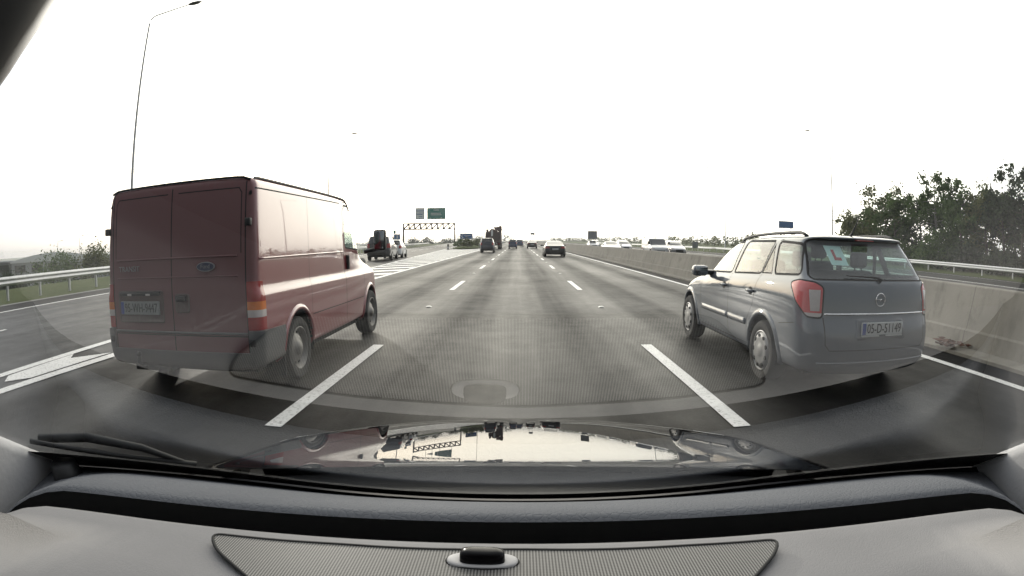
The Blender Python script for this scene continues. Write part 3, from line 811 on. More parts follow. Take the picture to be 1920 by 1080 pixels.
class Shell:
    def __init__(s, root, rows, paint, sub=2, inner=None, **kw):
        s.root = root; s.bm = body_mesh(rows, sub, **kw)
        s.bvh = BVHTree.FromBMesh(s.bm); s.mats = [paint, M['seam'], inner or M['trim'], M['black']]
    def hit(s, view, a, b):
        u, v, nn = AX[view]
        r = s.bvh.ray_cast(u*a+v*b+nn*6, -nn)
        return r[0], r[1]
    def pane(s, name, poly, view, mat, gasket=0.022, nmin=0.2, where=None, push=-0.004, parent=None):
        if gasket:
            for f in cut(s.bm, offset_poly(poly, gasket), view, nmin, where): f.material_index = 1
        fs = cut(s.bm, poly, view, nmin, where)
        if not fs: return None
        nb = take(s.bm, fs, push)
        for f in nb.faces: f.material_index = 0
        return obj(name, nb, mat, parent or s.root)
    def part(s, name, poly, view, mat, push=0.006, rim=0.02, nmin=0.2, where=None, seam=0.0, parent=None, label=None):
        if seam:
            for f in cut(s.bm, offset_poly(poly, seam), view, nmin, where): f.material_index = 1
        fs = cut(s.bm, poly, view, nmin, where)
        if not fs: return None
        nb = take(s.bm, fs, push, rim)
        for f in nb.faces: f.material_index = 0
        o = obj(name, nb, mat, parent or s.root, label=label); auto_smooth(o, 50)
        return o
    def line(s, pts, width, view, mi=1, nmin=0.2, where=None): paint_line(s.bm, pts, width, view, mi, nmin, where=where)
    def arch(s, yc, zc, r, side, lip=0.022, depth=0.32, seg=26):
        view = 'right' if side > 0 else 'left'
        pts = []
        for k in range(seg+1):
            a = math.pi*(1.10*k/seg - 0.05)
            yy, zz = yc + r*math.cos(a), zc + r*math.sin(a)
            h, _ = s.hit(view, yy, max(zz, zc-0.02))
            if h is not None: pts.append(Vector((h.x, yy, zz)))
        fs = cut(s.bm, circle_poly(yc, zc, r), view, 0.1)
        bmesh.ops.delete(s.bm, geom=fs, context='FACES')
        bm = bmesh.new(); k = len(pts); prev = None
        for p in pts:                                        # flared lip
            d = Vector((0, p.y-yc, p.z-zc)).normalized(); x = Vector((side, 0, 0))
            ring = [bm.verts.new(q) for q in (p - x*.03, p + x*.012 - d*.004, p + x*.020 + d*lip*.6, p + x*.010 + d*lip*1.7, p - x*.004 + d*lip*2.6, p - x*.03 + d*lip*2.0)]
            if prev:
                for i in range(6): bm.faces.new((prev[i], prev[(i+1) % 6], ring[(i+1) % 6], ring[i]))
            else: bm.faces.new(ring)
            prev = ring
        bm.faces.new(prev[::-1])
        obj('wheel_arch', fix(bm), s.mats[0], s.root)
        bm = bmesh.new(); rr = r*1.0; xo = pts[len(pts)//2].x; a0 = None
        for k in range(seg+1):
            a = math.pi*(1.16*k/seg-.08); y, z = yc+rr*math.cos(a), zc+rr*math.sin(a)
            row = [bm.verts.new((xo-side*.012, y, z)), bm.verts.new((xo-side*depth, y, z)), ]
            if a0: bm.faces.new((a0[0], a0[1], row[1], row[0]))
            a0 = row
        bm.faces.new([v for v in bm.verts if abs(v.co.x-(xo-side*depth)) < 1e-5])
        obj('wheel_well', fix(bm), M['seam'], s.root, smooth=False)
    def done(s, thick=0.022, ang=40):
        if thick: solidify(s.bm, thick, 2)
        o = obj('body', s.bm, s.mats, s.root); auto_smooth(o, ang); return o

def plate(parent, cx, y, cz, txt, w=0.52, h=0.11, mat='white_plate', ink='ink', size=0.10, xs=0.80, rear=True, bar=True):
    bm = bmesh.new(); box(bm, (cx-w/2, y-.012, cz-h/2), (cx+w/2, y+.01, cz+h/2), .004)
    p = obj('number_plate', fix(bm), M[mat], parent, smooth=False)
    bm = bmesh.new(); box(bm, (cx-w/2+.004, y-.0145, cz-h/2+.004), (cx-w/2+.046, y-.004, cz+h/2-.004)); obj('country_strip', fix(bm), M['plate_blue'], p, smooth=False)
    lettering('registration', txt, size, M[ink], p, (cx+.02, y-.014, cz-.002), xs=xs)
    return p

# ------------------------------------------------------------------ red van, left lane
M['van_paint'] = mat_paint('van_red_paint', (0.19, 0.008, 0.018), rough=0.30, coat=1.0, dirt=0.20, dirt_col=(0.165, 0.065, 0.068), dirt_h=1.1, coat_rough=0.02, coat_ior=1.95, tail=1.4)
M['bumper_grey'] = mat_paint('bumper_grey_plastic', (0.075, 0.078, 0.082), rough=0.6, coat=0.0, dirt=0.5, dirt_h=0.6)
van = thing('delivery_van', 'dusty dark red panel van with twin rear doors in the left lane', 'van', (-3.245, 4.47, -.012)); van.rotation_euler = (0, -R(.75), 0)      # the lane falls away to the left
rows = [dict(z=(.31, .30), y=(.03, 4.70), w=.93, c=(.10, .30), t=(0, .10), b=(.02, .12)),
        dict(z=(.34, .33), y=(.0, 4.78), w=.955, c=(.09, .32), t=(0, .10), b=(.02, .14)),
        dict(z=.48, y=(-.005, 4.82), w=.972, c=(.08, .32), t=(0, .09), b=(.02, .16)),
        dict(z=.70, y=(.0, 4.82), w=.978, c=(.08, .32), t=(0, .08), b=(.02, .16)),
        dict(z=(.955, .93), y=(.0, 4.76), w=.978, c=(.08, .32), t=(0, .08), b=(.02, .16)),
        dict(z=(.985, .955), y=(.0, 4.72), w=.974, c=(.08, .32), t=(0, .08), b=(.02, .16)),
        dict(z=(1.03, .985), y=(.0, 4.66), w=.955, c=(.08, .32), t=(0, .08), b=(.02, .16)),
        dict(z=(1.10, 1.04), y=(.003, 4.50), w=.953, c=(.08, .32), t=(0, .08), b=(.02, .16)),
        dict(z=(1.26, 1.13), y=(.008, 4.02), w=.953, c=(.08, .30), t=(0, .06), b=(.02, .16)),
        dict(z=(1.305, 1.20), y=(.010, 3.80), w=.953, c=(.08, .25), t=(0, .05), b=(.02, .14)),
        dict(z=(1.50, 1.44), y=(.018, 3.62), w=.949, c=(.08, .22), t=(0, .04), b=(.02, .12)),
        dict(z=(1.88, 1.82), y=(.036, 3.30), w=.938, c=(.08, .20), t=(0, .03), b=(.02, .10)),
        dict(z=(1.975, 1.95), y=(.045, 3.17), w=.928, c=(.08, .20), t=(0, .03), b=(.02, .10)),
        dict(z=(2.022, 2.0), y=(.055, 3.10), w=.905, c=(.08, .18), t=(0, .03), b=(.02, .10)),
        dict(z=(2.05, 2.03), y=(.085, 3.04), w=.85, c=(.09, .16), t=(0, .03), b=(.02, .08)),
        dict(z=(2.075, 2.05), y=(.20, 2.95), w=.62, c=(.12, .16)),
        dict(z=(2.085, 2.06), y=(.40, 2.80), w=.25, c=(.1, .1))]
s = Shell(van, rows, M['van_paint'], 2)
# cab windows (see-through), windscreen
cabwin = round_poly([(2.74, 1.36), (3.62, 1.31), (3.30, 1.74), (3.15, 1.90), (2.74, 1.91)], .05)
s.pane('side_window', cabwin, 'right', M['van_glass']); s.pane('side_window', cabwin, 'left', M['van_glass'])
s.pane('windscreen', round_poly([(-.78, 1.30), (.78, 1.30), (.74, 1.93), (-.74, 1.93)], .08), 'front', M['van_glass'], where=lambda c: c.y > 2.9 and c.z > 1.2)
for yy in (.96, 3.98):
    for sd_ in (1, -1): s.arch(yy, .345, .40, sd_)
# rear lamps: four stacked lenses each side
for sg in (1, -1):
    lamp = None
    for z0, z1, mt in ((.92, 1.10, 'red_lens'), (.845, .92, 'amber_lens'), (.78, .845, 'clear_lens'), (.665, .78, 'red_lens')):
        poly = [(sg*.852, z0), (sg*.99, z0), (sg*.99, z1), (sg*.852, z1)]
        dv = (Vector((1, 0, 0)), Vector((0, 0, 1)), Vector((sg*.45, -1, 0)).normalized())
        if lamp is None:
            lamp = s.part('rear_lamp', poly, dv, M[mt], .008, .02, .35, where=lambda c: c.y < .16)
        else:
            s.part('lens', poly, dv, M[mt], .008, .02, .35, where=lambda c: c.y < .16, parent=lamp)
# bumper: grey plastic along the tail and round to the wheels
rw = lambda c: c.y < .12
s.part('rear_bumper', [(-.86, .28), (.86, .28), (.86, .455), (-.86, .455)], 'rear', M['bumper_grey'], .03, .03, .3, where=rw)
for sg in (1, -1):
    dv = (Vector((1, 0, 0)), Vector((0, 0, 1)), Vector((sg*.5, -1, 0)).normalized())
    s.part('bumper_corner', [(sg*.86, .28), (sg*1.0, .28), (sg*1.0, .655), (sg*.86, .655)], dv, M['bumper_grey'], .028, .03, .2, where=lambda c: c.y < .10)
    vw = 'right' if sg > 0 else 'left'
    s.part('bumper_side', [(.10, .28), (.60, .28), (.56, .64), (.10, .655)], vw, M['bumper_grey'], .012, .02, .2)
# door seams and pressings on the tail
s.line([(-.01, .46), (-.01, 1.99)], .012, 'rear', where=rw)
for sg in (1, -1):
    s.line([(sg*.845, .46), (sg*.845, 2.0)], .012, 'rear', where=rw)
    s.line([(sg*.07, 1.945), (sg*.77, 1.945), (sg*.80, 1.90), (sg*.80, 1.36)], .010, 'rear', where=rw)
s.line([(-.845, .605), (.845, .605)], .010, 'rear', where=rw)
# seams on the sides
for vw in ('right', 'left'):
    s.line([(.10, 1.935), (2.58, 1.935)], .014, vw)
    s.line([(2.66, .42), (2.66, 1.96)], .012, vw)
    s.line([(1.36, 1.93), (1.36, .60)], .006, vw)
    s.line([(1.38, .64), (3.56, .62)], .010, vw)
    s.line([(2.70, 1.965), (3.16, 1.95)], .010, vw)
    s.line([(3.60, 1.28), (3.62, .60)], .010, vw)
s.done()
# raised light-catching ridges (pressed ribs)
def rib(parent, name, pts, r, mat, sh, view):
    bm = bmesh.new(); P = []
    for a, b in pts:
        h, nn_ = sh.hit(view, a, b)
        if h is not None: P.append(h + nn_*r*0.2)
    tube(bm, P, r, 6); return obj(name, fix(bm), mat, parent)
rib(van, 'pressed_rib', [(-.78+.07*i, 1.335) for i in range(23)], .010, M['van_paint'], s, 'rear')
rib(van, 'pressed_rib', [(-.78+.07*i, 1.155) for i in range(23)], .007, M['van_paint'], s, 'rear')
rib(van, 'tail_step', [(-.84+.07*i, .63) for i in range(25)], .014, M['bumper_grey'], s, 'rear')
for vw in ('right', 'left'):
    rib(van, 'pressed_rib', [(.10+.1*i, 1.30) for i in range(26)], .010, M['van_paint'], s, vw)
# black rain gutters along the roof edge
for sg in (1, -1):
    bm = bmesh.new(); P = []
    for i in range(33):
        y = .06 + 3.02*i/32; h = s.bvh.ray_cast(Vector((sg*.88, y, 4)), Vector((0, 0, -1)))[0]
        if h is not None: P.append(h + Vector((sg*.004, 0, .006)))
    tube(bm, P, .016, 6); obj('roof_gutter', fix(bm), M['black'], van)
bm = bmesh.new(); P = []
for i in range(25):
    x = -.88 + 1.76*i/24; P.append(Vector((x, .075, s.bvh.ray_cast(Vector((x, .10, 4)), Vector((0, 0, -1)))[0].z + .002)))
tube(bm, P, .012, 6); obj('roof_seal', fix(bm), M['black'], van)
# plate recess, handle recess, badges, hinges
M['recess'] = mat_paint('van_recess', (0.075, 0.022, 0.026), rough=0.6, coat=0.1, dirt=0.7, dirt_h=1.6)
def recess(parent, name, x0, x1, z0, z1, y, d=.012):
    bm = bmesh.new(); P = round_poly([(x0, z0), (x1, z0), (x1, z1), (x0, z1)], .03); Pi = offset_poly(P, -.018)
    a = [bm.verts.new((p[0], y-.004, p[1])) for p in P]; b2 = [bm.verts.new((p[0], y-.014, p[1])) for p in offset_poly(P, -.006)]
    c = [bm.verts.new((p[0], y-.002, p[1])) for p in Pi]; k = len(a)
    for i in range(k):
        bm.faces.new((a[i], a[(i+1) % k], b2[(i+1) % k], b2[i])); bm.faces.new((b2[i], b2[(i+1) % k], c[(i+1) % k], c[i]))
    bm.faces.new(c)
    return obj(name, fix(bm), M['recess'], parent)
pr = recess(van, 'plate_recess', -.755, -.12, .72, 1.035, -.004)
bm = bmesh.new(); box(bm, (-.72, -.035, .985), (-.16, .0, 1.025), .008); lb = obj('plate_light_bar', fix(bm), M['black'], van)
for lx in (-.57, -.31):
    bm = bmesh.new(); box(bm, (lx-.03, -.040, .985), (lx+.03, -.034, 1.005), .003); obj('plate_light', fix(bm), M['clear_lens'], lb)
plate(van, -.445, -.016, .865, '95-WH-9447', mat='dirty_plate', ink='ink_dusty', w=.54, h=.13, size=.125, xs=.68)
hr = recess(van, 'handle_recess', .03, .21, .82, 1.0, -.004)
bm = bmesh.new(); box(bm, (.05, -.045, .93), (.18, -.005, .985), .012); obj('door_handle', fix(bm), M['black'], van)
M['script_dull'] = mat_plain('badge_dull_silver', (0.30, 0.29, 0.30), 0.45, metal=0.4)
M['badge_blue'] = mat_plain('badge_blue_dark', (.018, .028, .07), .4)
lettering('model_lettering', 'TRANSIT', .075, M['script_dull'], van, (-.58, -.006, 1.245), xs=1.0, depth=.003)
bm = bmesh.new()
for rx, rz, y, mi in ((.105, .044, -.012, 0), (.096, .036, -.016, 1)):
    c = [bm.verts.new((.42+rx*math.cos(2*math.pi*k/28), y, 1.245+rz*math.sin(2*math.pi*k/28))) for k in range(28)]
    b2 = [bm.verts.new((v.co.x, .004, v.co.z)) for v in c]
    f = bm.faces.new(c); f.material_index = mi
    for k in range(28):
        f = bm.faces.new((c[k], c[(k+1) % 28], b2[(k+1) % 28], b2[k])); f.material_index = mi
bg_ = obj('oval_badge', fix(bm), [M['script_dull'], M['badge_blue']], van, smooth=False)
lettering('badge_script', 'Ford', .050, M['script_dull'], bg_, (.42, -.018, 1.247), xs=1.15)
for sg in (1, -1):
    for hz in (1.63, .55):
        bm = bmesh.new(); box(bm, (sg*.895-.03, -.022, hz-.035), (sg*.895+.03, .03, hz+.035), .01); obj('door_hinge', fix(bm), M['black'], van)
# tow bar, exhaust, underside, bulkhead
bm = bmesh.new(); tube(bm, [(-.45, .35, .33), (-.45, .02, .30), (-.45, -.07, .30), (-.45, -.10, .34), (-.45, -.10, .40)], .022, 8); box(bm, (-.60, .0, .24), (-.30, .06, .32), .01)
bmesh.ops.create_uvsphere(bm, u_segments=10, v_segments=8, radius=.03, matrix=Matrix.Translation((-.45, -.10, .42)))
box(bm, (-.30, .02, .22), (-.16, .06, .34), .01)
obj('tow_bar', fix(bm), M['black'], van)
bm = bmesh.new(); box(bm, (-.80, .25, .22), (.80, 4.4, .34)); box(bm, (-.9, 2.62, .35), (.9, 2.65, 1.99)); obj('underbody', fix(bm), M['seam'], van, smooth=False)
for sx in (-.5, .1, .52):
    bm = bmesh.new(); box(bm, (sx-.22, 2.70, .80), (sx+.22, 3.2, 1.0), .05); box(bm, (sx-.22, 2.68, .95), (sx+.22, 2.80, 1.36), .05); obj('seat', fix(bm), M['trim'], van)
bm = bmesh.new(); box(bm, (-.9, 3.45, .8), (.9, 3.95, 1.18), .05); obj('dashboard', fix(bm), M['trim'], van)
for yy in (.96, 3.98):
    for sg in (1, -1): wheel(van, sg*.965, yy, .335, .21, sg)
for sg in (1, -1):                                            # mud flaps, side door handles, big mirrors
    bm = bmesh.new(); box(bm, (sg*.85-.12, 1.36-.82, .13), (sg*.85+.11, 1.38-.82, .42), .004); obj('mud_flap', fix(bm), M['black'], van)
    bm = bmesh.new(); box(bm, (sg*.965-.022, 2.76, 1.06), (sg*.965+.022, 2.81, 1.25), .012); obj('door_handle', fix(bm), M['black'], van)
    bm = bmesh.new(); box(bm, (sg*1.165-.095, 3.74, 1.29), (sg*1.165+.095, 3.86, 1.60), .035)
    tube(bm, [(sg*.93, 3.72, 1.27), (sg*1.10, 3.80, 1.31)], .03, 8)
    mr = obj('wing_mirror', fix(bm), M['black'], van)
    bm = bmesh.new(); box(bm, (sg*1.165-.075, 3.733, 1.315), (sg*1.165+.075, 3.745, 1.575), .004); obj('mirror_glass', fix(bm), M['mirror'], mr)

# ------------------------------------------------------------------ grey estate car, right lane
M['estate_paint'] = mat_paint('estate_grey_paint', (0.098, 0.115, 0.136), rough=0.5, metal=0.0, spec=.05, coat=0.9, dirt=0.15, dirt_col=(0.13, 0.13, 0.13), dirt_h=0.75, coat_rough=0.015, coat_ior=2.0)
est = thing('estate_car', 'grey estate car with learner plate in its rear window in the right lane', 'car', (3.41, 4.38, 0))
rows = [dict(z=(.22, .20), y=(0.070, 4.40), w=.78, c=(0.230, .40), t=(0.036, .10), b=(0.096, .25)),
        dict(z=(.29, .25), y=(-0.035, 4.54), w=.84, c=(0.246, .42), t=(0.030, .10), b=(0.112, .28)),
        dict(z=.42, y=(-0.070, 4.60), w=.868, c=(0.254, .42), t=(0.024, .10), b=(0.112, .30)),
        dict(z=(.60, .56), y=(-0.070, 4.60), w=.877, c=(0.254, .42), t=(0.024, .10), b=(0.112, .30)),
        dict(z=(.70, .62), y=(-0.050, 4.58), w=.878, c=(0.246, .42), t=(0.024, .10), b=(0.112, .30)),
        dict(z=(.78, .68), y=(-0.005, 4.54), w=.878, c=(0.238, .42), t=(0.024, .10), b=(0.104, .30)),
        dict(z=(.92, .79), y=(0.005, 4.36), w=.876, c=(0.230, .40), t=(0.030, .10), b=(0.096, .28)),
        dict(z=(1.04, .88), y=(0.030, 4.05), w=.868, c=(0.213, .36), t=(0.036, .09), b=(0.088, .24)),
        dict(z=(1.10, .94), y=(0.060, 3.70), w=.852, c=(0.205, .32), t=(0.042, .08), b=(0.080, .22)),
        dict(z=(1.13, .985), y=(0.085, 3.40), w=.828, c=(0.189, .30), t=(0.042, .06), b=(0.080, .20)),
        dict(z=(1.155, 1.015), y=(0.110, 3.26), w=.808, c=(0.172, .28), t=(0.042, .05), b=(0.080, .18)),
        dict(z=(1.30, 1.21), y=(0.225, 2.96), w=.765, c=(0.156, .26), t=(0.042, .05), b=(0.072, .16)),
        dict(z=(1.43, 1.385), y=(0.355, 2.60), w=.715, c=(0.139, .24), t=(0.042, .05), b=(0.072, .14)),
        dict(z=(1.487, 1.44), y=(0.375, 2.40), w=.680, c=(0.131, .22), t=(0.042, .05), b=(0.072, .12)),
        dict(z=(1.507, 1.455), y=(0.315, 2.30), w=.650, c=(0.131, .20), t=(0.042, .05), b=(0.064, .12), arch=.012),
        dict(z=(1.524, 1.475), y=(0.335, 2.18), w=.59, c=(0.123, .18), t=(0.036, .04), b=(0.064, .10), arch=.02),
        dict(z=(1.534, 1.490), y=(0.420, 2.05), w=.42, c=(0.115, .16), arch=.028),
        dict(z=(1.538, 1.496), y=(0.550, 1.95), w=.18, c=(0.082, .1), arch=.03)]
SY = lambda pts: [(.984*a_+.127, b_) for a_, b_ in pts]
s = Shell(est, rows, M['estate_paint'], 2)
for vw in ('right', 'left'):
    s.pane('side_window', round_poly(SY([(2.86, 1.055), (1.98, 1.085), (1.86, 1.44), (2.12, 1.425), (2.52, 1.28)]), .05), vw, M['glass'])
    s.pane('side_window', round_poly(SY([(1.88, 1.09), (1.10, 1.125), (.97, 1.455), (1.72, 1.45)]), .03), vw, M['glass'])
    s.pane('quarter_light', SY([(1.055, 1.13), (.83, 1.138), (.925, 1.42)]), vw, M['glass'], gasket=.014)
    s.pane('side_window', round_poly(SY([(.75, 1.14), (.21, 1.165), (.36, 1.435), (.84, 1.455)]), .05), vw, M['glass'])
s.pane('rear_window', round_poly([(-.74, 1.13), (.74, 1.13), (.635, 1.48), (-.635, 1.48)], .05), 'rear', M['rear_glass'], gasket=.016, nmin=.25, where=lambda c: c.y < .5 and c.z > 1.08)
s.pane('windscreen', round_poly([(-.74, 1.04), (.74, 1.04), (.60, 1.43), (-.60, 1.43)], .08), 'front', M['glass'], where=lambda c: c.y > 2.0 and c.z > 1.0)
for yy in (.985, 3.65):
    for sg in (1, -1): s.arch(yy, .325, .375, sg, lip=.026)
for sg in (1, -1):
    dv = (Vector((1, 0, 0)), Vector((0, 0, 1)), Vector((sg*.7, -1, 0)).normalized())
    vw = 'right' if sg > 0 else 'left'
    # lens is seen from the corner: outline drawn on a plane turned half-way to the side
    cu = Vector((1, sg*.75, 0)).normalized(); cv = Vector((0, 0, 1)); cn = Vector((sg*.75, -1, 0)).normalized()
    A0 = .50*sg
    outl = [(sg*.58, .785), (sg*.72, .79), (sg*.845, .92), (sg*.915, 1.075), (sg*.82, 1.105), (sg*.66, 1.09), (sg*.58, 1.05)]
    lm = s.part('rear_lamp', round_poly(outl, .03, 3), (cu, cv, cn), M['pink_lens'], .006, .02, .35, where=lambda c: c.y < .6 and c.x*sg > 0, seam=.016)
# split lenses: reversing/indicator window and the dark base of each lamp
    if lm is not None:
        bm = bmesh.new(); bm.from_mesh(lm.data)
        fs = cut(bm, [(sg*.60, .84), (sg*.69, .84), (sg*.715, 1.03), (sg*.60, 1.03)], (cu, cv, cn), .2); nb = take(bm, fs, .002)
        o2 = obj('lens', nb, M['clear_lens'], lm)
        fs = cut(bm, [(sg*.40, .72), (sg*1.0, .72), (sg*1.0, .822), (sg*.40, .822)], (cu, cv, cn), .2)
        nb = take(bm, fs, .001); obj('lens', nb, M['clear_lens'], lm)
        bm.to_mesh(lm.data); bm.free()
rw = lambda c: c.y < .4
# tailgate outline, bumper seam, light strip
s.line([(-.60, .485), (.60, .485)], .010, 'rear', where=rw)
for sg in (1, -1):
    s.line([(sg*.60, .485), (sg*.645, .54), (sg*.66, .78)], .010, 'rear', where=rw)
    vw = 'right' if sg > 0 else 'left'
    s.line(SY([(.16, .715), (.48, .665)]), .008, vw)             # bumper top line to the arch
    s.line(SY([(1.05, 1.11), (1.11, .98), (1.16, .78), (1.30, .60), (1.33, .33)]), .009, vw)   # rear door
    s.line(SY([(1.93, 1.07), (1.90, .36)]), .009, vw)
    s.line(SY([(2.96, 1.0), (3.05, .82), (3.02, .38)]), .009, vw)
    s.line(SY([(1.30, .32), (3.02, .32)]), .009, vw)
    s.line(SY([(.80, 1.485), (.86, 1.47)]), .008, vw)
s.done()
rib(est, 'chrome_strip', [(-.65+.05*i, .812) for i in range(27)], .011, M['chrome'], s, 'rear')
rib(est, 'bumper_crease', [(-.70+.05*i, .365) for i in range(29)], .010, M['estate_paint'], s, 'rear')
for vw in ('right', 'left'):
    for y0, y1 in ((1.45, 1.985), (2.005, 3.03)):
        sg = 1 if vw == 'right' else -1; bm = bmesh.new(); prev = None
        for i in range(15):
            y = y0+(y1-y0)*i/14; h, _ = s.hit(vw, y, .56)
            hh, _ = s.hit(vw, y, .60); hl_, _ = s.hit(vw, y, .525)
            ring = [bm.verts.new(p) for p in (Vector((hl_.x-.01*sg, y, .525)), Vector((hl_.x+.012*sg, y, .53)), Vector((h.x+.016*sg, y, .56)), Vector((hh.x+.012*sg, y, .595)), Vector((hh.x-.01*sg, y, .60)))]
            if prev:
                for k in range(5): bm.faces.new((prev[k], prev[(k+1) % 5], ring[(k+1) % 5], ring[k]))
            else: bm.faces.new(ring)
            prev = ring
        bm.faces.new(prev[::-1])
        obj('side_moulding', fix(bm), M['estate_paint'], est)
    for hy in (1.34, 2.17):                                   # door handles over dark cups
        sg = 1 if vw == 'right' else -1
        h, _ = s.hit(vw, hy, .915)
        bm = bmesh.new(); P = [(hy+.055*math.cos(a), .915+.045*math.sin(a)) for a in [2*math.pi*k/16 for k in range(16)]]
        bm.faces.new([bm.verts.new(s.hit(vw, *p)[0]+Vector((.003*sg, 0, 0))) for p in P]); cup = obj('handle_cup', fix(bm), M['seam'], est, smooth=False)
        bm = bmesh.new(); tube(bm, [h+Vector((.004*sg, -.10, .0)), h+Vector((.030*sg, -.07, .004)), h+Vector((.034*sg, .03, .006)), h+Vector((.004*sg, .09, .006))], [.014, .018, .018, .014], 8); obj('door_handle', fix(bm), M['estate_paint'], est)
    sg = 1 if vw == 'right' else -1                            # mirrors and roof rails
    bm = bmesh.new(); box(bm, (sg*.995-.11, 2.69, .985), (sg*.995+.10, 2.85, 1.125), .045); tube(bm, [(sg*.80, 2.79, 1.03), (sg*.93, 2.79, 1.03)], .035, 8)
    mr = obj('wing_mirror', fix(bm), M['estate_paint'], est)
    bm = bmesh.new(); box(bm, (sg*.995-.085, 2.682, 1.005), (sg*.995+.08, 2.694, 1.105), .005); obj('mirror_glass', fix(bm), M['mirror'], mr)
    bm = bmesh.new(); box(bm, (sg*.84-.10, 2.75, 1.0), (sg*.84+.05, 2.95, 1.06), .02); obj('mirror_mount', fix(bm), M['black'], mr)
    bm = bmesh.new(); P = []
    for i in range(25):
        y = .54+1.72*i/24; h = s.bvh.ray_cast(Vector((sg*.585, y, 4)), Vector((0, 0, -1)))[0]
        P.append(h+Vector((0, 0, .034*min(1, min(i, 24-i)/1.5))))
    tube(bm, P, .017, 8); obj('roof_rail', fix(bm), M['black'], est)
# badge: ring with a bolt
h, _ = s.hit('rear', .0, .945)
bm = bmesh.new()
ring = [(.060*math.cos(2*math.pi*k/28), h.y-.012, .945+.060*math.sin(2*math.pi*k/28)) for k in range(29)]
tube(bm, ring, .006, 6, cap=False)
P = [(-.085, .905+.004), (.0, .905+.011), (.03, .905+.011), (.03, .905+.004), (.205-.06, .905-.004), (.06, .905-.011), (.02, .905-.011), (.02, .905-.002)]
P = [(-.085, .949), (.015, .955), (.008, .945), (.085, .941), (-.015, .935), (-.008, .945)]
a = [bm.verts.new((p[0], h.y-.018, p[1])) for p in P]; b2 = [bm.verts.new((p[0], h.y-.004, p[1])) for p in P]
bm.faces.new(a)
for i in range(len(P)): bm.faces.new((a[i], a[(i+1) % len(P)], b2[(i+1) % len(P)], b2[i]))
obj('ring_badge', fix(bm), M['chrome'], est)
# plate with recess surround and holder strip
h, _ = s.hit('rear', .0, .685)
py = h.y - .012
bm = bmesh.new(); P = round_poly([(-.33, .575), (.33, .575), (.31, .775), (-.31, .775)], .04); Pi = offset_poly(P, -.02)
a = [bm.verts.new((s.hit('rear', *p)[0]+Vector((0, -.003, 0)))) for p in P]; c = [bm.verts.new((s.hit('rear', *p)[0]+Vector((0, -.010, 0)))) for p in Pi]
for i in range(len(P)): bm.faces.new((a[i], a[(i+1) % len(P)], c[(i+1) % len(P)], c[i]))
obj('plate_surround', fix(bm), M['estate_paint'], est)
p = plate(est, .0, py, .685, '05-D-51149', w=.53, h=.115, size=.125, xs=.74)
for x0, x1 in ((-.265, -.045), (.045, .265)):
    bm = bmesh.new(); box(bm, (x0, py-.014, .612), (x1, py+.004, .624)); obj('holder_strip', fix(bm), M['white_plate'], p, smooth=False)
# brake light strip, aerial, learner plate, wiper
bm = bmesh.new(); box(bm, (-.11, .300, 1.488), (.11, .36, 1.500), .003); obj('high_brake_light', fix(bm), M['red_lens'], est)
bm = bmesh.new(); tube(bm, [(0.0, .60, 1.535), (0.0, .56, 1.57), (0.0, .44, 1.71), (0, .38, 1.79)], [.022, .010, .004, .003], 6); obj('aerial', fix(bm), M['black'], est)
sh1, n1 = s.hit('rear', -.36, 1.40); sh2, _ = s.hit('rear', -.30, 1.24)
M['learner_white'] = mat_plain('learner_plate', (0.78, 0.84, 0.83), 0.6, var=0.05)
M['learner_red'] = mat_plain('learner_red', (0.62, 0.03, 0.03), 0.6)
lx0, lz0, lz1 = -.47, 1.255, 1.435
ya, yb = s.hit('rear', -.40, lz0)[0].y+.02, s.hit('rear', -.40, lz1)[0].y+.02
bm = bmesh.new(); V4 = [Vector((lx0, ya, lz0)), Vector((lx0+.20, ya-.012, lz0-.005)), Vector((lx0+.19, yb-.010, lz1-.004)), Vector((lx0-.015, yb, lz1))]
f = bm.faces.new([bm.verts.new(v) for v in V4]); r_ = bmesh.ops.extrude_face_region(bm, geom=[f])
bmesh.ops.translate(bm, verts=[v for v in r_['geom'] if isinstance(v, bmesh.types.BMVert)], vec=(0, .003, 0))
lp = obj('learner_sticker', fix(bm), M['learner_white'], est, smooth=False)
def lpt(u, v): return V4[0].lerp(V4[1], u).lerp(V4[3].lerp(V4[2], u), v) + Vector((0, -.003, 0))
bm = bmesh.new()
for q in ([(.30, .25), (.74, .25), (.74, .41), (.30, .41)], [(.30, .41), (.47, .41), (.47, .80), (.30, .80)]):
    bm.faces.new([bm.verts.new(lpt(*t)) for t in q])
obj('learner_letter', fix(bm), M['learner_red'], lp, smooth=False)
bm = bmesh.new(); P = [s.hit('rear', *q)[0]+Vector((0, -.025, .0)) for q in ((.04, 1.12), (.0, 1.145), (-.06, 1.15), (-.18, 1.155), (-.32, 1.16), (-.38, 1.163))]
tube(bm, P, [.025, .012, .010, .008, .006, .005], 6); obj('rear_wiper', fix(bm), M['black'], est)
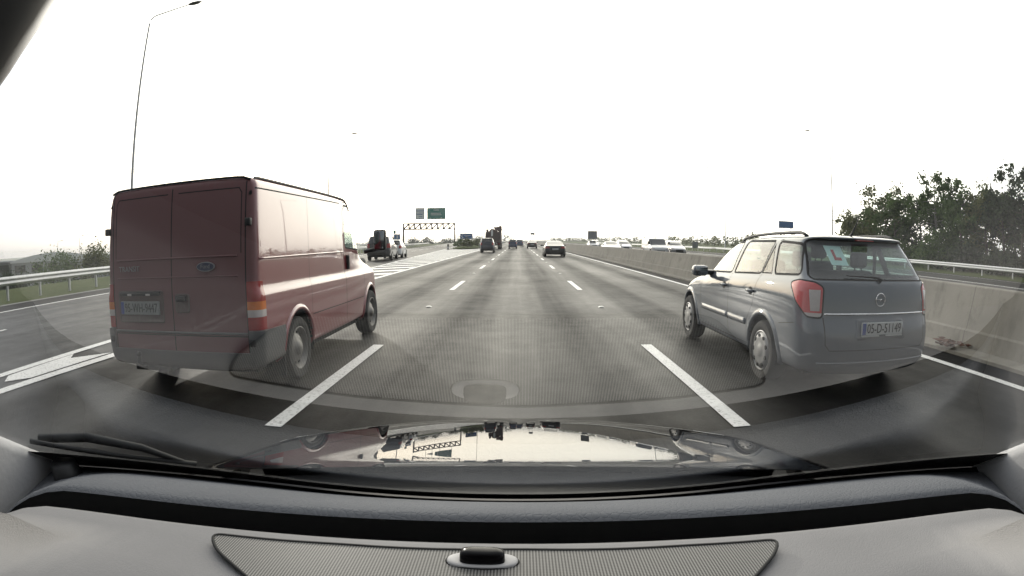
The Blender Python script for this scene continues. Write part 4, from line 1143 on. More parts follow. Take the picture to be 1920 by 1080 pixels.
# cabin: seats, dash, floor
bm = bmesh.new(); box(bm, (-.78, .35, .30), (.78, 4.1, .36)); box(bm, (-.70, .30, .22), (.70, 4.2, .30)); obj('underbody', fix(bm), M['seam'], est, smooth=False)
def seat(par, x, y, w=.48, hb=.62, z=.62, head=True):
    bm = bmesh.new(); box(bm, (x-w/2, y, z-.16), (x+w/2, y+.50, z), .05); box(bm, (x-w/2, y-.10, z-.05), (x+w/2, y+.04, z+hb), .06)
    st = obj('seat', fix(bm), M['trim'], par)
    if head:
        for hx in ([x] if w < .7 else [x-w*.32, x+w*.32]):
            bm = bmesh.new(); box(bm, (hx-.12, y-.10, z+hb+.03), (hx+.12, y-.01, z+hb+.20), .04); tube(bm, [(hx-.05, y-.05, z+hb-.04), (hx-.05, y-.05, z+hb+.06)], .008, 6); tube(bm, [(hx+.05, y-.05, z+hb-.04), (hx+.05, y-.05, z+hb+.06)], .008, 6)
            obj('headrest', fix(bm), M['trim'], st)
seat(est, -.37, 1.95); seat(est, .37, 1.95); seat(est, 0, 1.05, 1.25, .55)
bm = bmesh.new(); box(bm, (-.72, 2.80, .70), (.72, 3.25, .99), .06); obj('dashboard', fix(bm), M['trim'], est)
for yy in (.985, 3.65):
    for sg in (1, -1): wheel(est, sg*.872, yy, .318, .20, sg, 'cap')
# ------------------------------------------------------------------ other traffic
EST_ROWS = rows
VAN_ROWS = [dict(z=(.31, .30), y=(.03, 4.70), w=.93, c=(.10, .30), t=(0, .10), b=(.02, .12)),
        dict(z=.60, y=(.0, 4.82), w=.975, c=(.08, .32), t=(0, .09), b=(.02, .16)),
        dict(z=(.98, .95), y=(.0, 4.74), w=.975, c=(.08, .32), t=(0, .08), b=(.02, .16)),
        dict(z=(1.08, 1.02), y=(.003, 4.56), w=.953, c=(.08, .32), t=(0, .08), b=(.02, .16)),
        dict(z=(1.28, 1.17), y=(.008, 3.92), w=.953, c=(.08, .30), t=(0, .06), b=(.02, .16)),
        dict(z=(1.50, 1.44), y=(.018, 3.62), w=.945, c=(.08, .22), t=(0, .04), b=(.02, .12)),
        dict(z=(1.90, 1.84), y=(.036, 3.28), w=.925, c=(.08, .20), t=(0, .03), b=(.02, .10)),
        dict(z=(2.0, 1.98), y=(.055, 3.10), w=.88, c=(.08, .18), t=(0, .03), b=(.02, .10)),
        dict(z=(2.04, 2.02), y=(.20, 2.95), w=.62, c=(.12, .16)), dict(z=(2.05, 2.03), y=(.40, 2.80), w=.25, c=(.1, .1))]
SALOON_ROWS = [dict(z=.20, y=(.12, 4.42), w=.80, c=(.25, .40), t=(.06, .10), b=(.10, .25)),
        dict(z=.30, y=(.03, 4.58), w=.88, c=(.28, .42), t=(.05, .10), b=(.14, .28)),
        dict(z=.52, y=(.0, 4.63), w=.922, c=(.28, .42), t=(.05, .10), b=(.15, .30)),
        dict(z=(.72, .64), y=(.03, 4.60), w=.925, c=(.26, .42), t=(.05, .10), b=(.15, .30)),
        dict(z=(.90, .76), y=(.06, 4.40), w=.905, c=(.24, .40), t=(.06, .10), b=(.14, .28)),
        dict(z=(.955, .84), y=(.05, 4.05), w=.875, c=(.22, .34), t=(.06, .09), b=(.13, .24)),
        dict(z=(.975, .90), y=(.13, 3.65), w=.84, c=(.22, .30), t=(.06, .07), b=(.12, .22)),
        dict(z=(.99, .945), y=(.42, 3.25), w=.80, c=(.22, .28), t=(.06, .06), b=(.12, .18)),
        dict(z=(1.12, 1.09), y=(.78, 2.92), w=.745, c=(.20, .26), t=(.06, .05), b=(.10, .16)),
        dict(z=(1.27, 1.27), y=(1.18, 2.52), w=.675, c=(.18, .24), t=(.06, .05), b=(.10, .14)),
        dict(z=(1.335, 1.345), y=(1.40, 2.28), w=.60, c=(.16, .20), t=(.05, .05), b=(.08, .12)),
        dict(z=(1.365, 1.37), y=(1.55, 2.10), w=.40, c=(.12, .14)), dict(z=(1.375, 1.378), y=(1.65, 2.0), w=.15, c=(.06, .06))]
def scale_rows(rs, fx, fy, fz):
    out = []
    for r in rs:
        q = dict(r); z = r['z'] if hasattr(r['z'], '__len__') else (r['z'],)*2
        q['z'] = tuple(v*fz for v in z); q['y'] = tuple(v*fy for v in r['y']); q['w'] = r['w']*fx
        q['c'] = tuple(v*min(fx, fy) for v in r.get('c', (.15, .3)))
        out.append(q)
    return out
def traffic(nm, kind, label, cat, x, y, rz, paint, fx=1, fy=1, fz=1, group=None, lamp='red_lens', wins='dark_glass', small=False, plate_txt=None):
    t = thing(nm, label, cat, (x, y, 0), rz, group)
    base = {'estate': EST_ROWS, 'van': VAN_ROWS, 'saloon': SALOON_ROWS}[kind]
    rs = scale_rows(base, fx, fy, fz)
    s = Shell(t, rs, paint, 1)
    P = lambda pts: [(a*fx, b*fz) for a, b in pts]
    Sd = lambda pts: [(a*fy, b*fz) for a, b in pts]
    G = M[wins]
    if kind == 'estate':
        s.pane('rear_window', P([(-.70, 1.13), (.70, 1.13), (.60, 1.45), (-.60, 1.45)]), 'rear', G, .012, .2, lambda c: c.y < .6*fy)
        s.pane('windscreen', P([(-.72, 1.04), (.72, 1.04), (.60, 1.42), (-.60, 1.42)]), 'front', G, .012, .2, lambda c: c.y > 2*fy and c.z > 1.0*fz)
        sw = [[(2.86, 1.07), (2.08, 1.09), (1.96, 1.43), (2.38, 1.38)], [(1.98, 1.10), (.92, 1.14), (1.02, 1.44), (1.85, 1.44)], [(.84, 1.14), (.34, 1.165), (.48, 1.42), (.94, 1.44)]]
        lmp = [(.60, .80), (.92, .82), (.92, 1.09), (.62, 1.07)]; ax_ = (.985, 3.65); r = .318
    elif kind == 'van':
        s.pane('windscreen', P([(-.80, 1.26), (.80, 1.26), (.75, 1.92), (-.75, 1.92)]), 'front', G, .02, .2, lambda c: c.y > 2.7*fy and c.z > 1.1*fz)
        sw = [[(2.75, 1.36), (3.55, 1.32), (3.15, 1.88), (2.75, 1.88)]]
        lmp = [(.84, .70), (1.0, .70), (1.0, 1.08), (.84, 1.08)]; ax_ = (.96, 3.98); r = .335
    else:
        s.pane('rear_window', P([(-.66, 1.01), (.66, 1.01), (.54, 1.30), (-.54, 1.30)]), 'rear', G, .012, .08, lambda c: c.y > .3*fy)
        s.pane('windscreen', P([(-.70, .98), (.70, .98), (.56, 1.32), (-.56, 1.32)]), 'front', G, .012, .1, lambda c: c.y > 1.9*fy and c.z > .92*fz)
        sw = [[(2.95, 1.0), (1.9, 1.01), (1.85, 1.29), (2.35, 1.28)], [(1.82, 1.01), (.85, 1.02), (1.25, 1.25), (1.76, 1.29)]]
        lmp = [(.46, .74), (.93, .72), (.93, .89), (.50, .90)]; ax_ = (1.02, 3.80); r = .33
    for q in sw:
        for vw in ('right', 'left'): s.pane('side_window', Sd(q), vw, G, .012)
    for sg in (1, -1):
        dv = (Vector((1, 0, 0)), Vector((0, 0, 1)), Vector((sg*.5, -1, 0)).normalized())
        s.part('rear_lamp', [(sg*a, b) for a, b in P(lmp)], dv, M[lamp], .004, .01, .2, where=lambda c: c.y < .5*fy)
        dv = (Vector((1, 0, 0)), Vector((0, 0, 1)), Vector((sg*.5, 1, 0)).normalized())
        hl = [(.46, .58), (.84, .62), (.86, .80), (.58, .76)] if kind != 'van' else [(.55, .72), (.93, .74), (.93, .94), (.68, .92)]
        s.part('headlight', [(sg*a, b) for a, b in P(hl)], dv, M['clear_lens'], .004, .01, .2, where=lambda c: c.y > 3.3*fy)
    s.part('bumper', P([(-.62, .22), (.62, .22), (.70, .36), (-.70, .36)]), 'rear', M['black'], .004, .01, .2, where=lambda c: c.y < .4*fy)
    s.part('grille', P([(-.40, .34), (.40, .34), (.44, .62), (-.44, .62)]), 'front', M['black'], .003, .01, .2, where=lambda c: c.y > 4*fy)
    for yy in ax_:
        for sg in (1, -1):
            view = 'right' if sg > 0 else 'left'
            for f in cut(s.bm, circle_poly(yy*fy, r, r*1.14, 18), view, .1): f.material_index = 1
    s.done(0)
    hw = {'estate': .87, 'van': .965, 'saloon': .915}[kind]*fx
    for yy in ax_:
        for sg in (1, -1): wheel(t, sg*(hw+.012), yy*fy, r, .20, sg, 'cap', 20, True)
    if plate_txt is not None:
        bm = bmesh.new(); pz = .60*fz if kind != 'saloon' else .68; yb = -.02 if kind != 'saloon' else .012
        box(bm, (-.26, yb, pz-.055), (.26, yb+.05, pz+.055)); obj('number_plate', fix(bm), M['white_plate'], t, smooth=False)
    for sg in (1, -1):
        zz = {'estate': 1.05, 'van': 1.40, 'saloon': .97}[kind]*fz; yy = {'estate': 2.68, 'van': 3.78, 'saloon': 2.85}[kind]*fy
        bm = bmesh.new(); box(bm, (sg*(hw+.11)-.10, yy, zz-.07), (sg*(hw+.11)+.09, yy+.12, zz+(.20 if kind == 'van' else .07)), .03); tube(bm, [(sg*(hw-.12), yy+.06, zz-.02), (sg*(hw+.05), yy+.06, zz)], .025, 6)
        obj('wing_mirror', fix(bm), M['black'] if kind == 'van' else paint, t)
    return t
def pt(name, c, **kw): return mat_paint(name, c, rough=.3, coat=.8, dirt=.15, dirt_h=.6, **kw)
PT = dict(black=pt('paint_black', (.012, .013, .015)), darkblue=pt('paint_dark_blue', (.012, .016, .035)), blue=pt('paint_blue', (.03, .05, .14)),
          dark=pt('paint_dark_brown', (.022, .014, .014)), white=pt('paint_white', (.72, .73, .74)), silver=pt('paint_silver', (.45, .46, .48), metal=.4),
          suv=pt('paint_charcoal', (.018, .014, .015)))
a = traffic('coupe', 'saloon', 'black low coupe with red lamps in the right lane well ahead', 'car', 3.08, 47.3, 0, PT['black'], 1.0, 1, 1.0, plate_txt='')
traffic('people_carrier', 'estate', 'dark blue people carrier in the left lane in front of the lorry', 'car', -3.60, 63.0, 0, PT['darkblue'], .90, .9, 1.08, plate_txt='')
traffic('saloon_car', 'estate', 'blue car far ahead in the middle of our lane', 'car', -1.02, 92.0, 0, PT['blue'], .80, .9, 1.0, plate_txt='')
traffic('saloon_car', 'saloon', 'dark brown car far ahead in the right lane', 'car', 2.25, 95.0, 0, PT['dark'], .93, 1, 1.06, plate_txt='')
traffic('saloon_car', 'estate', 'smallest blue car far ahead between the blue and the dark brown car', 'car', .15, 119.0, 0, PT['blue'], .9, .9, .98)
traffic('off_roader', 'estate', 'charcoal off-roader on the slip road beside the red van mirror', 'car', -10.15, 39.4, R(4.2), PT['suv'], 1.05, 1, 1.16, plate_txt='')
traffic('hatchback', 'estate', 'white car on the slip road just ahead of the charcoal off-roader', 'car', -10.55, 45.6, R(4.2), PT['white'], .95, .9, .98, plate_txt='')
# oncoming side, seen over the wall
traffic('delivery_van', 'van', 'white oncoming van with dark blue windscreen beyond the concrete wall', 'van', 14.0, 58.6, math.pi, PT['white'], .98, 1, .86, wins='dark_glass')
G_ = 'pale oncoming cars beyond the concrete wall'
traffic('hatchback', 'estate', 'silver oncoming car just right of the white oncoming van', 'car', 16.9, 61.5, math.pi, PT['silver'], 1, 1, .98, G_)
traffic('saloon_car', 'saloon', 'white oncoming car furthest left, low behind the wall', 'car', 13.1, 101, math.pi, PT['white'], 1, 1, 1.02, G_)
traffic('saloon_car', 'estate', 'white oncoming car with dark windscreen left of the white oncoming van', 'car', 14.7, 80.0, math.pi, PT['white'], 1, 1, .96, G_)
traffic('saloon_car', 'saloon', 'silver oncoming car in the lane nearest the wall', 'car', 10.6, 66, math.pi, PT['silver'], 1, 1, 1.0, G_)
traffic('saloon_car', 'estate', 'distant white oncoming car in the far lane', 'car', 17.3, 128, math.pi, PT['white'], 1, 1, 1.0, G_)
# lorry with a ragged dark load in the left lane
lor = thing('lorry', 'dark tipper lorry with a ragged load and pale tarpaulin far ahead in the left lane', 'lorry', (-4.15, 90, 0))
M['load'] = mat_plain('scrap_load', (.10, .055, .050), .9, var=.7, scale=3)
M['lorry_body'] = mat_plain('lorry_body', (.085, .050, .048), .7, var=.5, scale=2)
bm = bmesh.new(); box(bm, (-1.22, 0, 1.0), (1.22, 6.2, 2.75), .04); 
for zz in (1.3, 1.75, 2.2): box(bm, (-1.24, -.04, zz-.04), (1.24, -.002, zz+.04))
for xx in (-1.2, -.6, 0, .6, 1.2): box(bm, (xx-.05, -.07, 1.02), (xx+.05, -.042, 2.74))
obj('tipper_body', fix(bm), M['lorry_body'], lor, smooth=False)
rng = random.Random(5); bm = bmesh.new()
for k in range(40):
    x, y = rng.uniform(-1.1, 1.1), rng.uniform(.2, 6); s_ = rng.uniform(.2, .5); z = 2.75 + rng.uniform(-.1, .35) + (.35 if x > .2 else 0)
    mtx = Matrix.Translation((x, y, z)) @ Matrix.Rotation(rng.uniform(0, 3), 4, 'X') @ Matrix.Rotation(rng.uniform(0, 3), 4, 'Y') @ Matrix.Diagonal((s_, s_*rng.uniform(.5, 1.4), s_*rng.uniform(.4, 1), 1))
    bmesh.ops.create_cube(bm, size=1, matrix=mtx)
struct(obj('load', bm, M['load'], lor, smooth=False), 'stuff')
bm = bmesh.new(); P = [(-.32, -.09, 2.05), (-.05, -.09, 2.1), (.0, -.09, 2.9), (-.12, -.08, 3.25), (-.36, -.09, 2.95)]
a = [bm.verts.new(p) for p in P]; b2 = [bm.verts.new((p[0], p[1]+.12, p[2])) for p in P]; bm.faces.new(a); bm.faces.new(b2[::-1])
for i in range(5): bm.faces.new((a[i], a[(i+1) % 5], b2[(i+1) % 5], b2[i]))
obj('tarpaulin', fix(bm), M['white_paint'], lor, smooth=False)
bm = bmesh.new(); box(bm, (-1.15, 6.6, .6), (1.15, 8.4, 2.9), .15); obj('cab', fix(bm), M['lorry_body'], lor)
bm = bmesh.new(); box(bm, (-.5, .1, .7), (.5, 8.2, .98)); box(bm, (-1.2, -.02, .55), (1.2, .08, .72), .01); obj('chassis', fix(bm), M['black'], lor, smooth=False)
for yy in (1.2, 2.5, 7.4):
    for sg in (1, -1): wheel(lor, sg*1.2, yy, .5, .5, sg, 'steel', 20, True)
for sg in (1, -1):
    bm = bmesh.new(); box(bm, (sg*.95-.2, -.05, .75), (sg*.95+.2, -.02, .88)); obj('rear_lamp', fix(bm), M['red_lens'], lor, smooth=False)

# ================================================================== lamp columns, gantry, signs
M['lantern'] = mat_plain('lantern_grey', (.10, .10, .11), .5)
def lamp(label, x, y, h, arm, side, group, z=None, r0=.10, proto=None):
    z0 = land_z(x, y) if z is None else z
    t = thing('street_lamp', label, 'street lamp', (x, y, z0), 0, group)
    bm = bmesh.new(); tube(bm, [(0, 0, -.1), (0, 0, 1.2), (0, 0, 1.25), (0, 0, h-.4), (side*.08, 0, h-.12), (side*.35, 0, h)], [r0*1.2, r0*1.15, r0*.92, r0*.45, r0*.38, r0*.34], 10); obj('column', fix(bm), M['pole'], t)
    bm = bmesh.new(); tube(bm, [(side*.35, 0, h), (side*arm, 0, h+.12)], [r0*.34, r0*.28], 8); obj('arm', fix(bm), M['pole'], t)
    bm = bmesh.new()
    pr = [(-.38, .02), (-.30, .10), (-.05, .15), (.25, .13), (.42, .05), (.46, .01)]; prev = None
    for px, w in pr:
        ring = [bm.verts.new((side*(arm+.35+px), w*math.cos(a), h+.12+.55*w*math.sin(a))) for a in [2*math.pi*k/10 for k in range(10)]]
        if prev:
            for k in range(10): bm.faces.new((prev[k], prev[(k+1) % 10], ring[(k+1) % 10], ring[k]))
        prev = ring
    obj('lantern', fix(bm), M['lantern'], t)
    return t
GL = 'lamp columns along the motorway'
lamp('tall lamp column behind the red van with its lantern at the top of view', -18.4, 21.6, 13.3, 2.5, 1, GL)
lamp('lamp column seen just above the roof of the red van', -20.8, 58.5, 13.3, 2.5, 1, GL)
lamp('lamp column rising above the red van wing mirror', -23.4, 96, 13.3, 2.5, 1, GL)
lamp('thin lamp column standing right of the blue arrow sign', -14.0, 170, 13.3, 2.5, 1, GL)
lamp('lamp column left of the trees beyond the grey estate car', 32.6, 51.2, 13.3, 2.5, -1, GL)
lamp('faint lamp column above the estate car wing mirror', 33.0, 85, 13.3, 2.5, -1, GL)
lamp('faint distant lamp column further along the oncoming side', 33.0, 120, 13.3, 2.5, -1, GL)
GL2 = 'small lamps of the industrial estate'
lamp('lowest leftmost small lamp among the left sheds', -112, 99, 4.2+7, 1.6, 1, GL2, z=-7, r0=.12)
lamp('middle thin lamp among the left sheds', -107.5, 103.5, 5.2+7, 1.0, 1, GL2, z=-7, r0=.12)
lamp('small lamp nearest the red van among the left sheds', -105.5, 107, 5.6+7, 1.8, -1, GL2, z=-7, r0=.12)

def board(parent, name, x0, x1, z0, z1, y, mat, border=None, d=.06):
    bm = bmesh.new(); box(bm, (x0, y, z0), (x1, y+d, z1), .012); o = obj(name, fix(bm), mat, parent, smooth=False)
    return o
M['gantry'] = mat_plain('gantry_steel', (.06, .045, .042), .6, metal=.3, var=.2)
gan = thing('sign_gantry', 'steel lattice gantry carrying two signs over the slip road', 'gantry', (-22.7, 140, 0))
gx0, gx1, zb, zt = -6.6, 6.6, 4.30, 5.75
for yy in (0, ):
    bm = bmesh.new()
    for y in (-.5, .5):
        for z in (zb, zt): tube(bm, [(gx0, y, z), (gx1, y, z)], .15, 6)
        for k in range(10):
            x = gx0 + (gx1-gx0)*k/9; tube(bm, [(x, y, zb), (x, y, zt)], .11, 6)
            if k < 9: tube(bm, [(x, y, zb), (x+(gx1-gx0)/9, y, zt)], .10, 6)
    for k in range(10):
        x = gx0 + (gx1-gx0)*k/9; tube(bm, [(x, -.5, zb), (x, .5, zb)], .05, 6); tube(bm, [(x, -.5, zt), (x, .5, zt)], .05, 6)
    obj('truss', fix(bm), M['gantry'], gan)
for x in (gx0, gx1):
    bm = bmesh.new(); tube(bm, [(x, -.5, -.1), (x, -.5, zb)], .13, 8); tube(bm, [(x, .5, -.1), (x, .5, zb)], .13, 8); tube(bm, [(x, -.5, 2), (x, .5, 3.6)], .06, 6)
    obj('leg', fix(bm), M['gantry'], gan)
for x in (-3.0, -1.2, .9, 4.2):
    bm = bmesh.new(); tube(bm, [(x, -.4, zt), (x, -.55, 9.2)], .05, 6); obj('strut', fix(bm), M['pole'], gan)
b1 = board(gan, 'pale_sign', -3.35, -.95, 6.75, 9.7, -.75, M['sign_white'])
for z0, z1, x0, x1 in ((8.85, 9.0, -3.2, -1.05), (8.35, 8.42, -3.3, -1.0), (7.95, 8.1, -3.1, -1.5), (7.35, 7.5, -2.5, -1.6), (6.85, 7.0, -2.4, -2.0)):
    bm = bmesh.new(); box(bm, (x0, -.775, z0), (x1, -.756, z1)); obj('text_line', bm, M['sign_blue'], b1, smooth=False)
b2_ = board(gan, 'green_sign', -.35, 4.35, 6.75, 9.65, -.75, M['sign_green'])
for z0, z1, x0, x1 in ((9.35, 9.45, 1.3, 2.3), (9.0, 9.15, 1.3, 2.7), (8.2, 8.35, .65, 3.2), (7.8, 7.95, .65, 3.3)):
    bm = bmesh.new(); x = x0
    rg = random.Random(int(z0*100))
    while x < x1:
        w = rg.uniform(.10, .22); box(bm, (x, -.775, z0), (min(x1, x+w), -.756, z1)); x += w+.06
    obj('text_line', bm, M['sign_white'], b2_, smooth=False)
for xx in (.45, 3.3):
    bm = bmesh.new(); box(bm, (xx-.12, -.775, 6.9), (xx+.12, -.756, 7.15)); obj('lane_arrow', bm, M['sign_white'], b2_, smooth=False)

def post_sign(nm, label, x, y, z, x0, x1, z0, z1, mat, posts, rz=0, group=None, border=True, cat='sign', extra=None):
    t = thing(nm, label, cat, (x, y, z), rz, group)
    bd = board(t, 'panel', x0, x1, z0, z1, -.06, mat)
    if border:
        bm = bmesh.new(); w = .05
        for a in ((x0+.05, z0+.05, x1-.05, z0+.05+w), (x0+.05, z1-.05-w, x1-.05, z1-.05), (x0+.05, z0+.05+w, x0+.05+w, z1-.05-w), (x1-.05-w, z0+.05+w, x1-.05, z1-.05-w)): box(bm, (a[0], -.078, a[1]), (a[2], -.063, a[3]))
        obj('border', fix(bm), M['sign_white'], bd, smooth=False)
    for px in posts:
        bm = bmesh.new(); tube(bm, [(px, .04, -.3), (px, .04, z1-.1)], .05, 8); obj('post', fix(bm), M['pole'], t)
    return t, bd
t, bd = post_sign('direction_sign', 'blue direction sign with white left chevron on the gore island', -9.35, 99, .2, -1.1, 1.1, 1.45, 2.45, M['sign_blue'], (-.6, .6))
bm = bmesh.new()
P = [(-.62, 2.3), (-.90, 1.95), (-.62, 1.6), (-.46, 1.6), (-.74, 1.95), (-.46, 2.3)]
a = [bm.verts.new((p[0], -.085, p[1])) for p in P]; bm.faces.new((a[0], a[1], a[4], a[5])); bm.faces.new((a[1], a[2], a[3], a[4]))
obj('arrow', bm, M['sign_white'], bd, smooth=False)
for z0, z1, x0, x1 in ((2.05, 2.17, -.3, .85), (1.78, 1.9, -.1, .35)):
    x = x0; bm = bmesh.new()
    while x < x1: box(bm, (x, -.085, z0), (min(x+.16, x1), -.065, z1)); x += .2
    obj('text_line', bm, M['sign_white'], bd, smooth=False)
t, bd = post_sign('direction_sign', 'small blue sign beside the left leg of the gantry', -28.3, 128, 0, -.75, .75, 1.75, 3.0, M['sign_blue'], (-.4, .4))
bm = bmesh.new(); box(bm, (-.15, -.075, 2.0), (.2, -.062, 2.8)); obj('symbol', fix(bm), M['sign_white'], bd, smooth=False)
t, bd = post_sign('route_marker', 'small green marker plate above the small blue sign by the gantry', -29.0, 128.6, 0, -.35, .25, 3.1, 3.9, M['sign_green'], (-.05,))
t = thing('round_sign', 'small round dark sign right of the small blue sign by the gantry', 'sign', (-26.9, 127.5, 0))
bm = bmesh.new(); c0 = lathe_x(bm, [(0, 0), (0, .34), (.03, .34), (.03, 0)], 20); bmesh.ops.rotate(bm, verts=bm.verts, cent=(0, 0, 0), matrix=Matrix.Rotation(R(90), 3, 'Z')); bmesh.ops.translate(bm, verts=bm.verts, vec=(0, 0, 1.15)); obj('disc', fix(bm), M['sign_grey'], t)
bm = bmesh.new(); tube(bm, [(0, .05, -.1), (0, .05, 1.3)], .04, 8); obj('post', fix(bm), M['pole'], t)
post_sign('matrix_sign', 'grey back of a large message sign beyond the concrete wall', 13.2, 100, 0, -.85, .85, 1.7, 3.15, M['sign_grey'], (-.5, .5), border=False)
post_sign('direction_sign', 'dark blue sign seen above the estate car roof', 41.8, 80, 0, -1.4, 1.4, 3.95, 5.1, M['sign_blue'], (-.9, .9))
post_sign('marker_board', 'small grey board right of the silver oncoming car', 29.4, 90, 0, -.5, .5, .4, 1.5, M['sign_grey'], (0,), border=False)
post_sign('overhead_sign', 'tiny faint board above the distant dark brown car', 6.3, 260, 0, -1.0, 1.0, 3.9, 5.0, M['sign_grey'], (-.7, .7), border=False)
# bollards at the gore nose
nb_ = thing('traffic_bollard', 'black and white bollard at the nose of the gore island', 'bollard', (-11.0, 86.5, 0))
bm = bmesh.new(); lathe = [(0, .22), (.1, .22), (.12, .16), (.75, .14), (.85, .09), (.88, 0)]
rings = [[bm.verts.new((r_*math.cos(2*math.pi*k/14), r_*math.sin(2*math.pi*k/14), z)) for k in range(14)] for z, r_ in lathe]
for a, b in zip(rings, rings[1:]):
    for k in range(14): bm.faces.new((a[k], a[(k+1) % 14], b[(k+1) % 14], b[k]))
obj('shell', fix(bm), M['black'], nb_)
bm = bmesh.new(); rings = [[bm.verts.new((r_*math.cos(2*math.pi*k/14), r_*math.sin(2*math.pi*k/14), z)) for k in range(14)] for z, r_ in ((.16, .163), (.42, .155))]
for k in range(14): bm.faces.new((rings[0][k], rings[0][(k+1) % 14], rings[1][(k+1) % 14], rings[1][k]))
obj('band', bm, M['white_paint'], nb_)
# reflecting road studs between the lane dashes
M['stud'] = mat_plain('road_stud', (.62, .62, .58), .4, var=.2, scale=40)
bm = bmesh.new(); prof_ = [(-.065, 0), (-.05, .012), (-.03, .02), (.03, .02), (.05, .012), (.065, 0)]
prev = None
for y in (-.07, -.045, .045, .07):
    k = .35 if abs(y) > .06 else 1
    row = [bm.verts.new((px, y, pz*k)) for px, pz in prof_]
    if prev:
        for a, b, c, d in zip(prev, prev[1:], row[1:], row): bm.faces.new((a, b, c, d))
    prev = row
stud0 = obj('road_stud', fix(bm), M['stud'], None, smooth=False)
names = ['first', 'second', 'third', 'fourth', 'fifth', 'sixth']
for i in range(12):
    o = stud0 if i == 0 else stud0.copy()
    if i: COL.objects.link(o)
    sd_ = i % 2; k = i//2
    o.location = ((-1.94, 1.77)[sd_], 11.85+12.06*k, .004)
    tag(o, '%s white road stud ahead in the %s lane line' % (names[k], ('left', 'right')[sd_]), 'road stud', 'road studs between the lane dashes')
# debris at the foot of the wall
rng = random.Random(3); bm = bmesh.new()
for k in range(26):
    p = Vector((rng.gauss(0, .16), rng.gauss(0, .12), abs(rng.gauss(0, .03))+.01)); s_ = rng.uniform(.04, .13); a = rng.uniform(0, 6.28)
    q = [p+Vector((math.cos(a+b)*s_*(1 if j % 2 else .5), math.sin(a+b)*s_*(1 if j % 2 else .5), rng.uniform(0, .05))) for j, b in enumerate((0, 1.3, 2.6, 4.2, 5.3))]
    bm.faces.new([bm.verts.new(v) for v in q])
bmesh.ops.solidify(bm, geom=bm.faces[:], thickness=.004)
db = obj('road_debris', bm, mat_plain('debris_brown', (.10, .045, .03), .8, var=.6, scale=9), smooth=False); db.location = (6.28, 6.05, .07)
tag(db, 'scrap of rusty brown debris lying at the foot of the concrete wall', 'debris')
# ================================================================== the car the picture is taken from (camera stands at its windscreen)
def leather(name, col, rough, scale, strength, dist, spec=0.5, sheen=0.0):
    m, n, b = new_mat(name)
    v = texco(n)
    vo = N(n, 'ShaderNodeTexVoronoi', feature='DISTANCE_TO_EDGE'); vo.inputs['Scale'].default_value = scale
    wv = N(n, 'ShaderNodeMix', data_type='VECTOR'); wv.inputs[0].default_value = 0.012
    nz = N(n, 'ShaderNodeTexNoise'); nz.inputs['Scale'].default_value = scale*.35; n.links.new(v, nz.inputs['Vector'])
    n.links.new(v, wv.inputs[4]); n.links.new(nz.outputs['Color'], wv.inputs[5]); n.links.new(wv.outputs[1], vo.inputs['Vector'])
    h = ramp(n, vo.outputs['Distance'], [(0.0, 0.0), (0.12, 0.7), (0.4, 1.0)])
    c = mix(n, noise_tex(n, v, 9, 5), [x*.9 for x in col], [x*1.1 for x in col])
    n.links.new(c, b.inputs['Base Color']); b.inputs['Roughness'].default_value = rough; b.inputs['Specular IOR Level'].default_value = spec
    bump(n, b, h, strength, dist)
    return m
M['dash_pad'] = leather('dash_pad_grain', (.235, .23, .232), .85, 240, .35, .0005, spec=.15)
M['dash_ridge'] = leather('dash_ridge_leather', (.125, .13, .142), .85, 135, .6, .0009, spec=.12)
M['dash_gap'] = mat_plain('gap_shade_frit_black', (.004, .004, .004), .9)  # near-black stands in for shade in the groove; also the black frit
M['pillar_trim'] = mat_plain('pillar_trim_grey', (.46, .455, .46), .8, var=.06, bumpk=.2, bscale=120)
M['headliner'] = mat_plain('headliner_cloth', (.35, .34, .33), .9)
M['bonnet_paint'] = mat_plain('bonnet_black_paint', (.006, .006, .007), .0, var=.05)
M['cowl'] = mat_plain('cowl_black_plastic', (.012, .012, .013), .6, var=.3, scale=30)
# perforated speaker cover: fine ribs running away from the driver
m, n, b = new_mat('speaker_cover')
t = N(n, 'ShaderNodeTexCoord'); sp = N(n, 'ShaderNodeSeparateXYZ'); n.links.new(t.outputs['Object'], sp.inputs[0])
mu = N(n, 'ShaderNodeMath', operation='MULTIPLY'); n.links.new(sp.outputs[0], mu.inputs[0]); mu.inputs[1].default_value = 2*math.pi/.0027
sn = N(n, 'ShaderNodeMath', operation='SINE'); n.links.new(mu.outputs[0], sn.inputs[0])
mu2 = N(n, 'ShaderNodeMath', operation='MULTIPLY'); n.links.new(sp.outputs[1], mu2.inputs[0]); mu2.inputs[1].default_value = 2*math.pi/.0027
sn2 = N(n, 'ShaderNodeMath', operation='SINE'); n.links.new(mu2.outputs[0], sn2.inputs[0])
ad = N(n, 'ShaderNodeMath', operation='MULTIPLY_ADD'); n.links.new(sn2.outputs[0], ad.inputs[0]); ad.inputs[1].default_value = .35; n.links.new(sn.outputs[0], ad.inputs[2])
mr = N(n, 'ShaderNodeMapRange'); mr.inputs[1].default_value = -1.1; mr.inputs[2].default_value = 1.1; n.links.new(ad.outputs[0], mr.inputs[0])
n.links.new(ramp(n, mr.outputs[0], [(.30, (.012, .012, .012)), (.75, (.17, .165, .16))]), b.inputs['Base Color']); b.inputs['Roughness'].default_value = .6
bump(n, b, mr.outputs[0], .2, .0003)
M['speaker'] = m
M['lens_black'] = mat_plain('sensor_black', (.004, .003, .004), .25, spec=.18)
M['windscreen'] = mat_glass('windscreen_glass', (.955, .968, .96), spec=0.44)

ego = thing('car', 'grey dashboard, windscreen and black bonnet of the car one looks out of', 'car', (0, 0, CAM_H))
CY = lambda x: -0.28*max(0, abs(x)-.30)**2
def glass_z(x, y): return (.05 - .5*y)/.8660 + CY(x)
